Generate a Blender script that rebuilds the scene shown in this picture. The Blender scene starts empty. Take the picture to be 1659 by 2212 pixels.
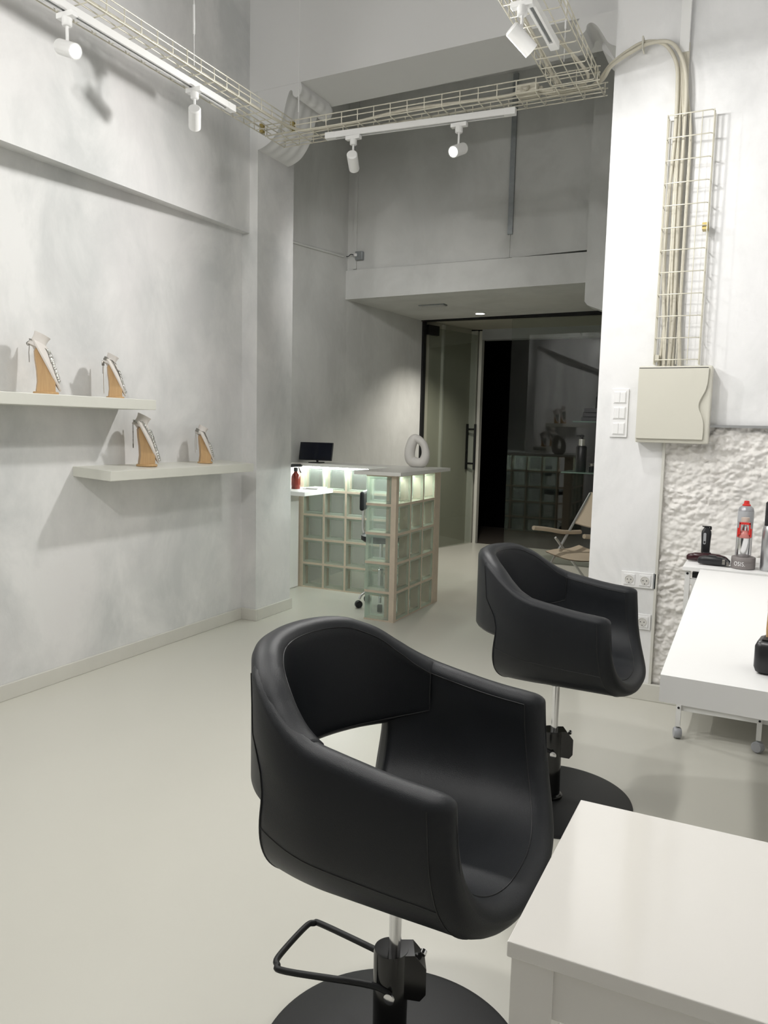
import bpy, bmesh, math, random
from mathutils import Vector, Matrix, noise
random.seed(7)
PI = math.pi
S = bpy.context.scene
COL = S.collection

# ------------------------------------------------------------------ camera, world, exposure
YAW, PITCH, ROLL = math.radians(26.062), math.radians(6.248), math.radians(1.3145)
fw = Vector((-math.sin(YAW)*math.cos(PITCH), math.cos(YAW)*math.cos(PITCH), -math.sin(PITCH)))
r0 = Vector((math.cos(YAW), math.sin(YAW), 0.0))
u0 = r0.cross(fw)
rt = r0*math.cos(ROLL) + u0*math.sin(ROLL)
up = -r0*math.sin(ROLL) + u0*math.cos(ROLL)
cam_d = bpy.data.cameras.new('camera')
cam = bpy.data.objects.new('camera', cam_d)
COL.objects.link(cam)
cam.matrix_world = Matrix(((rt.x, up.x, -fw.x, 0), (rt.y, up.y, -fw.y, 0), (rt.z, up.z, -fw.z, 1.33), (0, 0, 0, 1)))
cam_d.sensor_fit = 'VERTICAL'
cam_d.sensor_height = 36.0
cam_d.lens = 1688.5/2212*36.0
cam_d.clip_start = 0.05
S.camera = cam
W = bpy.data.worlds.new('world')
S.world = W
W.use_nodes = True
W.node_tree.nodes['Background'].inputs[0].default_value = (0.03, 0.035, 0.045, 1)
W.node_tree.nodes['Background'].inputs[1].default_value = 0.3
S.view_settings.view_transform = 'Standard'
S.view_settings.look = 'None'
S.view_settings.gamma = 1.0
S.view_settings.use_curve_mapping = False
S.view_settings.exposure = 0.08
S.cycles.max_bounces = 10
S.cycles.diffuse_bounces = 5
S.cycles.transparent_max_bounces = 24
S.cycles.sample_clamp_indirect = 6.0
S.cycles.caustics_reflective = False
S.cycles.caustics_refractive = False
POWER = 1.08          # one dimmer for every track lamp
LAMP_COL = (1.0, 0.985, 0.96)

# ------------------------------------------------------------------ materials
def newmat(name):
    m = bpy.data.materials.new(name)
    m.use_nodes = True
    nt = m.node_tree
    return m, nt, nt.nodes['Principled BSDF']

def mat(name, col, rough=0.5, metal=0.0, spec=0.5, emit=None, estr=0.0, bump=0.0, bscale=200.0, var=0.0, vscale=6.0):
    m, nt, b = newmat(name)
    b.inputs['Base Color'].default_value = (*col, 1)
    b.inputs['Roughness'].default_value = rough
    b.inputs['Metallic'].default_value = metal
    b.inputs['Specular IOR Level'].default_value = spec
    if emit:
        b.inputs['Emission Color'].default_value = (*emit, 1)
        b.inputs['Emission Strength'].default_value = estr
    tc = nt.nodes.new('ShaderNodeTexCoord')
    if var > 0:
        n = nt.nodes.new('ShaderNodeTexNoise')
        n.inputs['Scale'].default_value = vscale
        n.inputs['Detail'].default_value = 5
        nt.links.new(tc.outputs['Object'], n.inputs['Vector'])
        mx = nt.nodes.new('ShaderNodeMix')
        mx.data_type = 'RGBA'
        mx.inputs[6].default_value = (*[c*(1-var) for c in col], 1)
        mx.inputs[7].default_value = (*[min(1, c*(1+var)) for c in col], 1)
        nt.links.new(n.outputs['Fac'], mx.inputs[0])
        nt.links.new(mx.outputs[2], b.inputs['Base Color'])
    if bump > 0:
        n2 = nt.nodes.new('ShaderNodeTexNoise')
        n2.inputs['Scale'].default_value = bscale
        n2.inputs['Detail'].default_value = 3
        nt.links.new(tc.outputs['Object'], n2.inputs['Vector'])
        bp = nt.nodes.new('ShaderNodeBump')
        bp.inputs['Strength'].default_value = bump
        bp.inputs['Distance'].default_value = 0.002
        nt.links.new(n2.outputs['Fac'], bp.inputs['Height'])
        nt.links.new(bp.outputs['Normal'], b.inputs['Normal'])
    return m

def plaster(name, light, dark, tint, rough=0.75, lo=0.38, hi=0.62):
    """hand-trowelled stucco: cloudy stains of its own colour"""
    m, nt, b = newmat(name)
    N, L = nt.nodes, nt.links
    tc = N.new('ShaderNodeTexCoord')
    mp = N.new('ShaderNodeMapping')
    mp.inputs['Scale'].default_value = (1, 1, 0.7)
    L.new(tc.outputs['Object'], mp.inputs['Vector'])
    n1 = N.new('ShaderNodeTexNoise')
    n1.inputs['Scale'].default_value = 2.3
    n1.inputs['Detail'].default_value = 9
    n1.inputs['Roughness'].default_value = 0.62
    n1.inputs['Distortion'].default_value = 0.35
    L.new(mp.outputs['Vector'], n1.inputs['Vector'])
    rp = N.new('ShaderNodeMapRange')
    rp.inputs['From Min'].default_value = lo
    rp.inputs['From Max'].default_value = hi
    L.new(n1.outputs['Fac'], rp.inputs['Value'])
    mx = N.new('ShaderNodeMix'); mx.data_type = 'RGBA'
    mx.inputs[6].default_value = (*dark, 1)
    mx.inputs[7].default_value = (*light, 1)
    L.new(rp.outputs['Result'], mx.inputs[0])
    n2 = N.new('ShaderNodeTexNoise')
    n2.inputs['Scale'].default_value = 1.1
    n2.inputs['Detail'].default_value = 4
    L.new(mp.outputs['Vector'], n2.inputs['Vector'])
    r2 = N.new('ShaderNodeMapRange')
    r2.inputs['From Min'].default_value = 0.45
    r2.inputs['From Max'].default_value = 0.7
    r2.inputs['To Max'].default_value = 0.6
    L.new(n2.outputs['Fac'], r2.inputs['Value'])
    m2 = N.new('ShaderNodeMix'); m2.data_type = 'RGBA'
    m2.inputs[7].default_value = (*tint, 1)
    L.new(r2.outputs['Result'], m2.inputs[0])
    L.new(mx.outputs[2], m2.inputs[6])
    L.new(m2.outputs[2], b.inputs['Base Color'])
    b.inputs['Roughness'].default_value = rough
    n3 = N.new('ShaderNodeTexNoise')
    n3.inputs['Scale'].default_value = 14
    n3.inputs['Detail'].default_value = 8
    L.new(mp.outputs['Vector'], n3.inputs['Vector'])
    bp = N.new('ShaderNodeBump')
    bp.inputs['Strength'].default_value = 0.25
    bp.inputs['Distance'].default_value = 0.01
    L.new(n3.outputs['Fac'], bp.inputs['Height'])
    L.new(bp.outputs['Normal'], b.inputs['Normal'])
    return m

def wood(name, a, c):
    m, nt, b = newmat(name)
    N, L = nt.nodes, nt.links
    tc = N.new('ShaderNodeTexCoord')
    mp = N.new('ShaderNodeMapping')
    mp.inputs['Scale'].default_value = (60, 60, 5)
    L.new(tc.outputs['Object'], mp.inputs['Vector'])
    n = N.new('ShaderNodeTexNoise')
    n.inputs['Scale'].default_value = 1.5
    n.inputs['Detail'].default_value = 6
    n.inputs['Distortion'].default_value = 1.0
    L.new(mp.outputs['Vector'], n.inputs['Vector'])
    mx = N.new('ShaderNodeMix'); mx.data_type = 'RGBA'
    mx.inputs[6].default_value = (*a, 1); mx.inputs[7].default_value = (*c, 1)
    L.new(n.outputs['Fac'], mx.inputs[0])
    L.new(mx.outputs[2], b.inputs['Base Color'])
    b.inputs['Roughness'].default_value = 0.45
    return m

def pane_mat(name, tint, gloss_boost=1.0, milk=0.0, milk_col=(0.8, 0.9, 0.85)):
    """thin clear glass: Fresnel mix of see-through and mirror, optionally slightly milky"""
    m = bpy.data.materials.new(name)
    m.use_nodes = True
    nt = m.node_tree
    N, L = nt.nodes, nt.links
    N.remove(N['Principled BSDF'])
    out = N['Material Output']
    tr = N.new('ShaderNodeBsdfTransparent'); tr.inputs[0].default_value = (*tint, 1)
    gl = N.new('ShaderNodeBsdfGlossy'); gl.inputs['Roughness'].default_value = 0.02
    fr = N.new('ShaderNodeLayerWeight'); fr.inputs['Blend'].default_value = 0.5
    pw = N.new('ShaderNodeMath'); pw.operation = 'POWER'; pw.inputs[1].default_value = 5.0
    L.new(fr.outputs['Facing'], pw.inputs[0])
    mu = N.new('ShaderNodeMath'); mu.operation = 'MULTIPLY_ADD'
    mu.inputs[1].default_value = 0.9; mu.inputs[2].default_value = 0.042*gloss_boost
    mu.use_clamp = True
    L.new(pw.outputs[0], mu.inputs[0])
    base = tr
    if milk > 0:
        df = N.new('ShaderNodeBsdfDiffuse'); df.inputs[0].default_value = (*milk_col, 1)
        tl = N.new('ShaderNodeBsdfTranslucent'); tl.inputs[0].default_value = (*milk_col, 1)
        a = N.new('ShaderNodeMixShader'); a.inputs[0].default_value = 0.5
        L.new(df.outputs[0], a.inputs[1]); L.new(tl.outputs[0], a.inputs[2])
        base = N.new('ShaderNodeMixShader'); base.inputs[0].default_value = milk
        L.new(tr.outputs[0], base.inputs[1]); L.new(a.outputs[0], base.inputs[2])
    mix = N.new('ShaderNodeMixShader')
    L.new(mu.outputs[0], mix.inputs[0]); L.new(base.outputs[0], mix.inputs[1]); L.new(gl.outputs[0], mix.inputs[2])
    L.new(mix.outputs[0], out.inputs['Surface'])
    return m

def emit_mat(name, col, s):
    m = bpy.data.materials.new(name)
    m.use_nodes = True
    nt = m.node_tree
    nt.nodes.remove(nt.nodes['Principled BSDF'])
    e = nt.nodes.new('ShaderNodeEmission')
    e.inputs[0].default_value = (*col, 1); e.inputs[1].default_value = s
    nt.links.new(e.outputs[0], nt.nodes['Material Output'].inputs['Surface'])
    return m

M = dict(
    plaster=plaster('trowelled_plaster', (0.76, 0.76, 0.75), (0.59, 0.60, 0.595), (0.72, 0.695, 0.70), lo=0.36, hi=0.6),
    white_plaster=plaster('white_plaster', (0.80, 0.80, 0.80), (0.66, 0.665, 0.665), (0.78, 0.775, 0.785), lo=0.33, hi=0.55),
    grey_plaster=plaster('grey_plaster', (0.66, 0.665, 0.65), (0.57, 0.575, 0.56), (0.62, 0.615, 0.59)),
    ceiling=mat('ceiling_paint', (0.74, 0.74, 0.735), 0.85),
    floor=mat('resin_floor', (0.60, 0.59, 0.53), 0.28, spec=0.45, var=0.05, vscale=0.9),
    skirting=mat('skirting_paint', (0.63, 0.62, 0.57), 0.5, var=0.05, vscale=9),
    shelf=mat('shelf_plaster', (0.66, 0.66, 0.60), 0.4, var=0.07, vscale=7),
    stone=mat('rough_stone_paint', (0.78, 0.76, 0.73), 0.8, var=0.12, vscale=5),
    leather=mat('black_leather', (0.0085, 0.010, 0.0125), 0.45, spec=0.32, bump=0.25, bscale=700),
    piping=mat('black_piping', (0.006, 0.006, 0.007), 0.5),
    black_metal=mat('black_satin_metal', (0.009, 0.0095, 0.010), 0.45, spec=0.35, bump=0.15, bscale=900),
    black_gloss=mat('black_gloss_metal', (0.006, 0.006, 0.006), 0.12, spec=0.6),
    black_plastic=mat('black_plastic', (0.012, 0.012, 0.014), 0.35),
    chrome=mat('chrome', (0.75, 0.75, 0.76), 0.16, metal=1.0),
    steel=mat('galvanised_steel', (0.33, 0.35, 0.36), 0.5, metal=0.6, var=0.2, vscale=30),
    alu=mat('brushed_aluminium', (0.55, 0.56, 0.57), 0.3, metal=0.9),
    wire=mat('wire_zinc', (0.62, 0.595, 0.50), 0.4, metal=0.2),
    white_metal=mat('white_lacquer_metal', (0.80, 0.80, 0.79), 0.35),
    white_lam=mat('white_laminate', (0.86, 0.86, 0.85), 0.45),
    gloss_white=mat('gloss_lacquer', (0.74, 0.72, 0.68), 0.08, spec=0.6),
    cable=mat('ivory_cable', (0.56, 0.53, 0.44), 0.45),
    ivory=mat('ivory_plastic', (0.60, 0.585, 0.51), 0.45),
    switch=mat('white_plastic', (0.82, 0.82, 0.82), 0.3),
    grey_plastic=mat('grey_plastic', (0.42, 0.43, 0.45), 0.4),
    socket_in=mat('socket_grey', (0.62, 0.61, 0.58), 0.4),
    mortar=mat('beige_mortar', (0.58, 0.50, 0.40), 0.8, var=0.12, vscale=25),
    counter=mat('counter_stone', (0.72, 0.72, 0.69), 0.3),
    ceramic=mat('white_ceramic', (0.70, 0.68, 0.65), 0.65, bump=0.3, bscale=120),
    screen=mat('dark_screen', (0.005, 0.006, 0.012), 0.12),
    amber=mat('red_amber_plastic', (0.16, 0.02, 0.012), 0.2),
    linen=mat('bust_linen', (0.70, 0.66, 0.62), 0.6, bump=0.2, bscale=400),
    wood=wood('oak', (0.42, 0.25, 0.11), (0.60, 0.40, 0.20)),
    silver=mat('silver', (0.66, 0.66, 0.63), 0.24, metal=1.0),
    dark_silver=mat('dark_silver', (0.27, 0.26, 0.235), 0.3, metal=0.9),
    canvas=mat('beige_canvas', (0.52, 0.43, 0.33), 0.8, bump=0.3, bscale=500),
    jar=mat('taupe_plastic', (0.20, 0.18, 0.175), 0.5),
    can_grey=mat('grey_can', (0.36, 0.36, 0.38), 0.35, metal=0.4),
    red=mat('red_plastic', (0.62, 0.025, 0.02), 0.35),
    clear_red=mat('clear_red_plastic', (0.55, 0.20, 0.18), 0.25),
    maroon=mat('maroon_gloss', (0.035, 0.006, 0.010), 0.2),
    beige_pl=mat('beige_plastic', (0.55, 0.46, 0.40), 0.5),
    night=mat('night_dark', (0.004, 0.004, 0.005), 0.9, spec=0.0),
    outside_floor=mat('street_floor', (0.05, 0.042, 0.035), 0.6),
    green_wall=mat('vestibule_paint', (0.44, 0.425, 0.36), 0.7, var=0.06, vscale=4),
    brass=mat('brass', (0.45, 0.36, 0.14), 0.4, metal=0.8),
    caster=mat('grey_caster', (0.40, 0.41, 0.44), 0.4),
    pane=pane_mat('clear_pane', (0.88, 0.90, 0.88), 1.35),
    block=pane_mat('glass_block_face', (0.87, 0.91, 0.89), 1.0, milk=0.13, milk_col=(0.60, 0.65, 0.62)),
    block_rim=pane_mat('glass_block_rim', (0.80, 0.89, 0.84), 1.3, milk=0.36, milk_col=(0.62, 0.72, 0.66)),
    shelf_glass=pane_mat('green_edge_glass', (0.80, 0.92, 0.88), 1.2, milk=0.3, milk_col=(0.5, 0.7, 0.62)),
    lens=emit_mat('lamp_lens', (1.0, 0.99, 0.96), 14.0),
    led=emit_mat('led_strip_light', (0.92, 1.0, 0.94), 95.0),
    lens_dim=mat('white_cap', (0.88, 0.88, 0.87), 0.4),
)

# ------------------------------------------------------------------ mesh helpers
class MB:
    def __init__(self):
        self.bm = bmesh.new()
        self.mi = 0
    def _f(self, vs):
        try:
            f = self.bm.faces.new(vs)
            f.material_index = self.mi
            return f
        except ValueError:
            return None
    def box(self, x0, x1, y0, y1, z0, z1, bev=0.0, mtx=None):
        r = bmesh.ops.create_cube(self.bm, size=1.0)
        vs = r['verts']
        for v in vs:
            v.co = Vector(((x0+x1)/2+v.co.x*(x1-x0), (y0+y1)/2+v.co.y*(y1-y0), (z0+z1)/2+v.co.z*(z1-z0)))
        fs = set(f for v in vs for f in v.link_faces)
        for f in fs:
            f.material_index = self.mi
        if bev > 0:
            es = list(set(e for v in vs for e in v.link_edges))
            rb = bmesh.ops.bevel(self.bm, geom=es, offset=bev, segments=2, affect='EDGES', profile=0.5)
            for f in rb['faces']:
                f.material_index = self.mi
            vs = list(set([v for v in rb['verts']] + [v for v in vs if v.is_valid]))
        if mtx is not None:
            vv = set()
            for v in vs:
                if v.is_valid:
                    vv.add(v)
                    for f in v.link_faces:
                        vv.update(f.verts)
            for v in vv:
                v.co = mtx @ v.co
        return self
    def prism(self, pts, a, b, axis='z', ztop=None, zbot=None):
        """polygon pts extruded between a and b along axis (x: pts=(y,z), y: pts=(x,z), z: pts=(x,y))"""
        def P(p, t):
            if axis == 'z': return Vector((p[0], p[1], t))
            if axis == 'y': return Vector((p[0], t, p[1]))
            return Vector((t, p[0], p[1]))
        n = len(pts)
        A = [self.bm.verts.new(P(p, zbot(p) if zbot else a)) for p in pts]
        B = [self.bm.verts.new(P(p, ztop(p) if ztop else b)) for p in pts]
        self._f(A[::-1]); self._f(B)
        for i in range(n):
            self._f([A[i], A[(i+1) % n], B[(i+1) % n], B[i]])
        return self
    def tube(self, path, r, n=8, closed=False, caps=True):
        path = [Vector(p) for p in path]
        m = len(path)
        rr = r if isinstance(r, (list, tuple)) else [r]*m
        tang = []
        for i in range(m):
            if closed:
                t = path[(i+1) % m]-path[i-1]
            else:
                t = path[min(i+1, m-1)]-path[max(i-1, 0)]
            tang.append(t.normalized() if t.length > 1e-9 else Vector((0, 0, 1)))
        ref = Vector((0, 0, 1)) if abs(tang[0].z) < 0.9 else Vector((1, 0, 0))
        nx = tang[0].cross(ref).normalized()
        rings = []
        for i in range(m):
            t = tang[i]
            nx = (nx - t*nx.dot(t))
            nx = nx.normalized() if nx.length > 1e-6 else t.orthogonal().normalized()
            ny = t.cross(nx)
            rings.append([self.bm.verts.new(path[i]+(nx*math.cos(2*PI*k/n)+ny*math.sin(2*PI*k/n))*rr[i]) for k in range(n)])
        for i in range(m if closed else m-1):
            a, b = rings[i], rings[(i+1) % m]
            for k in range(n):
                self._f([a[k], a[(k+1) % n], b[(k+1) % n], b[k]])
        if caps and not closed:
            self._f(rings[0][::-1]); self._f(rings[-1])
        return self
    def lathe(self, prof, c=(0, 0, 0), n=28, mtx=None, sx=1.0, sy=1.0):
        """profile [(r, z)...] turned about z"""
        c = Vector(c)
        rings = []
        for r, z in prof:
            ring = []
            for k in range(n):
                a = 2*PI*k/n
                p = Vector((math.cos(a)*r*sx, math.sin(a)*r*sy, z))
                if mtx is not None: p = mtx @ p
                ring.append(self.bm.verts.new(c+p))
            rings.append(ring)
        for a, b in zip(rings, rings[1:]):
            for k in range(n):
                self._f([a[k], a[(k+1) % n], b[(k+1) % n], b[k]])
        if prof[0][0] > 1e-6: self._f(rings[0][::-1])
        if prof[-1][0] > 1e-6: self._f(rings[-1])
        return self
    def grid(self, rows, closed=False, close_rows=False):
        V = [[self.bm.verts.new(p) for p in r] for r in rows]
        R = len(V)
        for i in range(R if close_rows else R-1):
            a, b = V[i], V[(i+1) % R]
            n = len(a)
            for k in range(n if closed else n-1):
                self._f([a[k], a[(k+1) % n], b[(k+1) % n], b[k]])
        return V
    def ball(self, c, r, seg=8, sz=1.0):
        pr = []
        k = max(4, seg//2)
        for i in range(k+1):
            a = -PI/2+PI*i/k
            pr.append((max(r*math.cos(a), 1e-5), r*sz*math.sin(a)))
        return self.lathe(pr, c, seg)
    def build(self, name, mats, parent=None, smooth=None, weld=0.0):
        if weld > 0:
            bmesh.ops.remove_doubles(self.bm, verts=self.bm.verts, dist=weld)
        bmesh.ops.recalc_face_normals(self.bm, faces=self.bm.faces)
        me = bpy.data.meshes.new(name)
        self.bm.to_mesh(me); self.bm.free()
        if not isinstance(mats, (list, tuple)): mats = [mats]
        for m in mats: me.materials.append(M[m] if isinstance(m, str) else m)
        if smooth:
            for p in me.polygons: p.use_smooth = True
            me.set_sharp_from_angle(angle=math.radians(smooth))
        o = bpy.data.objects.new(name, me)
        COL.objects.link(o)
        if parent: o.parent = parent
        return o

def smoothpath(pts, sub=8, closed=False):
    """Catmull-Rom through pts"""
    P = [Vector(p) for p in pts]
    n = len(P)
    out = []
    for i in range(n if closed else n-1):
        if closed:
            a, b, c, d = P[i-1], P[i], P[(i+1) % n], P[(i+2) % n]
        else:
            a, b, c, d = P[max(i-1, 0)], P[i], P[i+1], P[min(i+2, n-1)]
        for k in range(sub):
            t = k/sub
            out.append(0.5*((2*b)+(c-a)*t+(2*a-5*b+4*c-d)*t*t+(3*b-a-3*c+d)*t**3))
    if not closed: out.append(P[-1])
    return out

def tag(o, label, cat, group=None, kind=None):
    o['label'] = label; o['category'] = cat
    if group: o['group'] = group
    if kind: o['kind'] = kind
    return o
def thing(name, label, cat, loc=(0, 0, 0), rz=0.0, group=None):
    o = bpy.data.objects.new(name, None)
    o.empty_display_size = 0.1
    COL.objects.link(o)
    o.location = loc; o.rotation_euler = (0, 0, rz)
    return tag(o, label, cat, group)
def struct(o, label=None, cat=None):
    o['kind'] = 'structure'
    if label: o['label'] = label
    if cat: o['category'] = cat
    return o
def dup(root, loc, rz=None, label=None, group=None):
    r = root.copy(); COL.objects.link(r); r.location = loc
    if rz is not None: r.rotation_euler = (0, 0, rz)
    if label: r['label'] = label
    if group: r['group'] = group
    for ch in list(root.children):
        c = ch.copy(); COL.objects.link(c); c.parent = r
        for g in list(ch.children):
            d = g.copy(); COL.objects.link(d); d.parent = c
    return r
def box(name, m, x0, x1, y0, y1, z0, z1, parent=None, bev=0.0):
    return MB().box(x0, x1, y0, y1, z0, z1, bev).build(name, m, parent)
def dir_mtx(d):
    """rotation taking +z to d"""
    return Vector((0, 0, 1)).rotation_difference(Vector(d).normalized()).to_matrix()

# ================================================================== STRUCTURE
Y0 = -2.2
struct(box('floor', 'floor', -3.7, 0.95, Y0, 8.60, -0.06, 0), 'pale glossy resin floor', 'floor')
struct(box('floor', 'outside_floor', -3.7, 0.95, 8.60, 10.2, -0.06, -0.005), 'dark floor beyond the glass door', 'floor')
struct(box('wall_left', 'plaster', -3.45, -3.17, Y0, 4.29, 0, 2.60), 'lower left wall in trowelled grey plaster', 'wall')
def zb_up(p):
    return 2.474 if p[1] < 2.32 else 2.474+(p[1]-2.32)/1.97*0.078
struct(MB().prism([(-3.45, Y0), (-2.945, Y0), (-2.945, 2.32), (-3.112, 4.29), (-3.45, 4.29)], 0, 4.4, zbot=zb_up).build('wall_left', 'plaster'),
       'upper left wall that steps out over the shelves', 'wall')
struct(box('wall_left', 'plaster', -3.50, -3.05, 4.29, 4.71, 0, 4.45), 'plastered pillar at end of the left wall', 'pillar')
struct(MB().prism([(-3.70, 4.71), (-3.44, 4.71), (-3.44, 6.19), (-3.335, 7.66), (-3.70, 7.66)], 0, 4.4).build('wall_left', 'grey_plaster'),
       'grey wall behind the reception desk', 'wall')
struct(box('ceiling', 'ceiling', -3.7, 0.95, Y0, 4.29, 4.40, 4.5))
struct(box('ceiling', 'ceiling', -3.7, -0.6, 4.70, 6.35, 4.10, 4.2))
struct(MB().prism([(-3.13, 3.410), (-0.60, 3.462), (-0.60, 4.5), (-3.13, 4.5)], 4.286, 4.69, 'y').build('wall_beam', 'ceiling'),
       'white ceiling beam across the opening', 'beam')
struct(MB().prism([(-3.7, 2.684), (-1.95, 2.692), (-1.94, 2.689), (-0.76, 2.722), (-0.76, 4.2), (-3.7, 4.2)], 6.19, 6.30, 'y').build('wall_back', 'grey_plaster'),
       'upper grey wall above the entrance', 'wall')
struct(MB().prism([(-3.7, 2.430), (-0.76, 2.464), (-0.76, 2.687), (-3.7, 2.680)], 6.165, 7.72, 'y').build('trim_1', 'grey_plaster'),
       'lintel band and soffit over the entrance', 'lintel')
struct(MB().prism([(-1.312, 2.29), (-1.29, 2.262), (-0.76, 2.05), (-0.76, 4.2), (-1.312, 4.2)], 6.0, 6.16, 'y').build('wall_back', 'grey_plaster'),
       'hanging wall end right of the entrance', 'wall')
# right pillar / front wall, L-shaped around the bare stone
struct(MB().prism([(-0.785, 0), (-0.455, 0), (-0.462, 1.363), (0.95, 1.363), (0.95, 4.5), (-0.785, 4.5)], 4.0, 4.70, 'y').build('wall_right', 'white_plaster'),
       'white plastered pillar and wall on the right', 'wall')
struct(box('wall_right', 'grey_plaster', -0.76, -0.60, 4.71, 8.6, 0, 4.2))
struct(box('wall_right', 'white_plaster', 0.75, 0.95, Y0, 4.0, 0, 4.4))
struct(box('wall_rear', 'white_plaster', -3.7, 0.95, Y0-0.2, Y0, 0, 4.5))
# bare stone relief
def stone():
    mb = MB()
    nx, nz = 250, 300
    x0, x1, z0, z1 = -0.457, 0.75, 0.0, 1.362
    rows = []
    for j in range(nz+1):
        r = []
        for i in range(nx+1):
            x = x0+(x1-x0)*i/nx; z = z0+(z1-z0)*j/nz
            p = Vector((x*1.0, 0.3, z*1.25))
            n1 = noise.fractal(p*16, 1.0, 2.0, 3)
            n2 = noise.noise(p*42)
            n3 = noise.noise(p*90)
            n0 = noise.noise(p*3.5)
            c = noise.voronoi(p*26)[0]
            k = max(0.0, min(1.0, 0.75+n0*1.3))
            h = 0.016*n1+0.011*n2+0.005*n3+0.022*min(c[1]-c[0], 0.6)
            r.append(Vector((x, 4.016-h*(0.25+0.75*k), z)))
        rows.append(r)
    V = mb.grid(rows)
    o = mb.build('wall_right', 'stone', smooth=80)
    return struct(o, 'bare rough stone panel painted white', 'wall')
stone()
struct(box('wall_right', 'stone', -0.457, 0.75, 4.03, 4.70, 0, 1.363))
struct(box('trim_2', 'alu', -0.27, 0.75, 3.975, 4.0, 1.360, 1.372), 'thin metal strip above the bare stone', 'trim')
struct(box('trim_3', 'skirting', -0.462, -0.450, 3.985, 4.02, 0.08, 1.30), 'edge strip beside the stone', 'trim')
# skirtings
struct(box('baseboard_left', 'skirting', -3.17, -3.155, Y0, 4.275, 0, 0.078, bev=0.003))
struct(box('baseboard_left', 'skirting', -3.17, -3.035, 4.275, 4.29, 0, 0.078, bev=0.003))
struct(box('baseboard_left', 'skirting', -3.05, -3.035, 4.29, 4.722, 0, 0.078, bev=0.003))
struct(box('baseboard_right', 'skirting', -0.80, 0.75, 3.975, 4.0, 0, 0.085, bev=0.003))
struct(box('baseboard_rear', 'skirting', -3.17, 0.75, Y0, Y0+0.015, 0, 0.078))

# plaster corbels under the beam
def corbel(name, xw, sgn, prof, y0, y1, flutes, label):
    mb = MB()
    ny = 30 if flutes else 12
    path = smoothpath([(u, 0, z) for u, z in prof], 6)
    rows = []
    for j in range(ny+1):
        y = y0+(y1-y0)*j/ny
        inset = 0.006*(0.5-0.5*math.cos(2*PI*j/ny*flutes)) if flutes else 0.0
        if j in (0, ny): inset = 0.0
        r = []
        for k, p in enumerate(path):
            e = min(1.0, k/8, (len(path)-1-k)/8)
            r.append(Vector((xw+sgn*max(0.0, p.x-inset*e), y, p.z+inset*e)))
        r.append(Vector((xw, y, prof[0][1])))
        rows.append(r)
    V = mb.grid(rows, closed=True)
    mb._f(V[0]); mb._f(V[-1][::-1])
    o = mb.build(name, 'ceiling', smooth=35)
    return struct(o, label, 'corbel')
PL = [(0.315, 3.425), (0.325, 3.385), (0.315, 3.350), (0.285, 3.335), (0.262, 3.350), (0.255, 3.378), (0.235, 3.375), (0.21, 3.31), (0.185, 3.22), (0.15, 3.155), (0.10, 3.10), (0.04, 3.07), (0.0, 3.06)]
corbel('trim_4', -3.05, 1, PL, 4.288, 4.64, 4, 'fluted scroll corbel on the left pillar')
MBc = MB()
MBc.lathe([(0.045, -0.035), (0.055, -0.02), (0.055, 0.02), (0.045, 0.035)], (-2.79, 4.665, 3.385), 20, Matrix.Rotation(PI/2, 3, 'X'))
struct(MBc.build('trim_5', 'ceiling', smooth=40), 'round volute behind the left corbel', 'corbel')
PR = [(0.235, 3.435), (0.252, 3.405), (0.250, 3.370), (0.228, 3.350), (0.205, 3.365), (0.198, 3.392), (0.175, 3.398), (0.145, 3.375), (0.115, 3.33), (0.085, 3.285), (0.045, 3.262), (0.0, 3.258)]
corbel('trim_6', -0.785, -1, PR, 4.24, 4.44, 0, 'plain scroll corbel on the right pillar')
PR2 = [(0.15, 3.435), (0.16, 3.36), (0.14, 3.33), (0.11, 3.30), (0.07, 3.24), (0.03, 3.19), (0.0, 3.15)]
corbel('trim_7', -0.785, -1, PR2, 4.44, 4.66, 0, 'rear half of the right corbel')

# entrance: vestibule, frame, panes
struct(MB().prism([(-3.7, 7.66), (-3.335, 7.66), (-3.345, 7.76), (-3.13, 8.56), (-3.7, 8.56)], 0, 2.6).build('wall_vestibule', 'green_wall'), 'greenish side wall of the entrance', 'wall')
struct(MB().box(-3.29, -3.245, 8.02, 8.06, 0, 2.44).build('trim_8', 'skirting'), 'pale upright strip on the entrance side wall', 'trim')
struct(box('ceiling', 'green_wall', -3.7, -0.76, 7.72, 8.62, 2.445, 2.6))
struct(box('trim_9', 'skirting', -3.14, -3.055, 8.56, 8.66, 0, 2.43), 'white outer door jamb', 'trim')
struct(box('trim_9', 'skirting', -3.04, -3.005, 8.58, 8.66, 0, 2.43), 'outer edge of the door jamb', 'trim')
struct(box('trim_10', 'grey_plastic', -3.00, -0.76, 8.56, 8.70, 2.33, 2.445), 'grey shutter housing above the outer doorway', 'trim')
struct(box('wall_outside', 'night', -4.2, -0.3, 10.2, 10.3, -0.1, 3.2))
struct(box('wall_outside', 'night', -4.2, -4.1, 8.56, 10.2, -0.1, 3.2))
struct(box('wall_outside', 'night', -0.76, -0.6, 8.6, 10.2, -0.1, 3.2))
struct(box('ceiling', 'night', -4.2, -0.8, 8.70, 10.3, 3.1, 3.2))
struct(box('wall_outside', 'night', -4.2, -3.0, 8.66, 8.72, 2.445, 3.2))
struct(box('wall_outside', 'night', -3.0, -0.8, 8.66, 8.72, 2.445, 3.2))
struct(box('trim_11', 'black_metal', -3.335, -0.76, 7.60, 7.68, 2.425, 2.462), 'black steel header rail of the glass front', 'trim')
struct(box('trim_12', 'black_metal', -3.350, -3.315, 7.63, 7.70, 0, 2.43), 'black jamb strip left of the glass door', 'trim')
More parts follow.
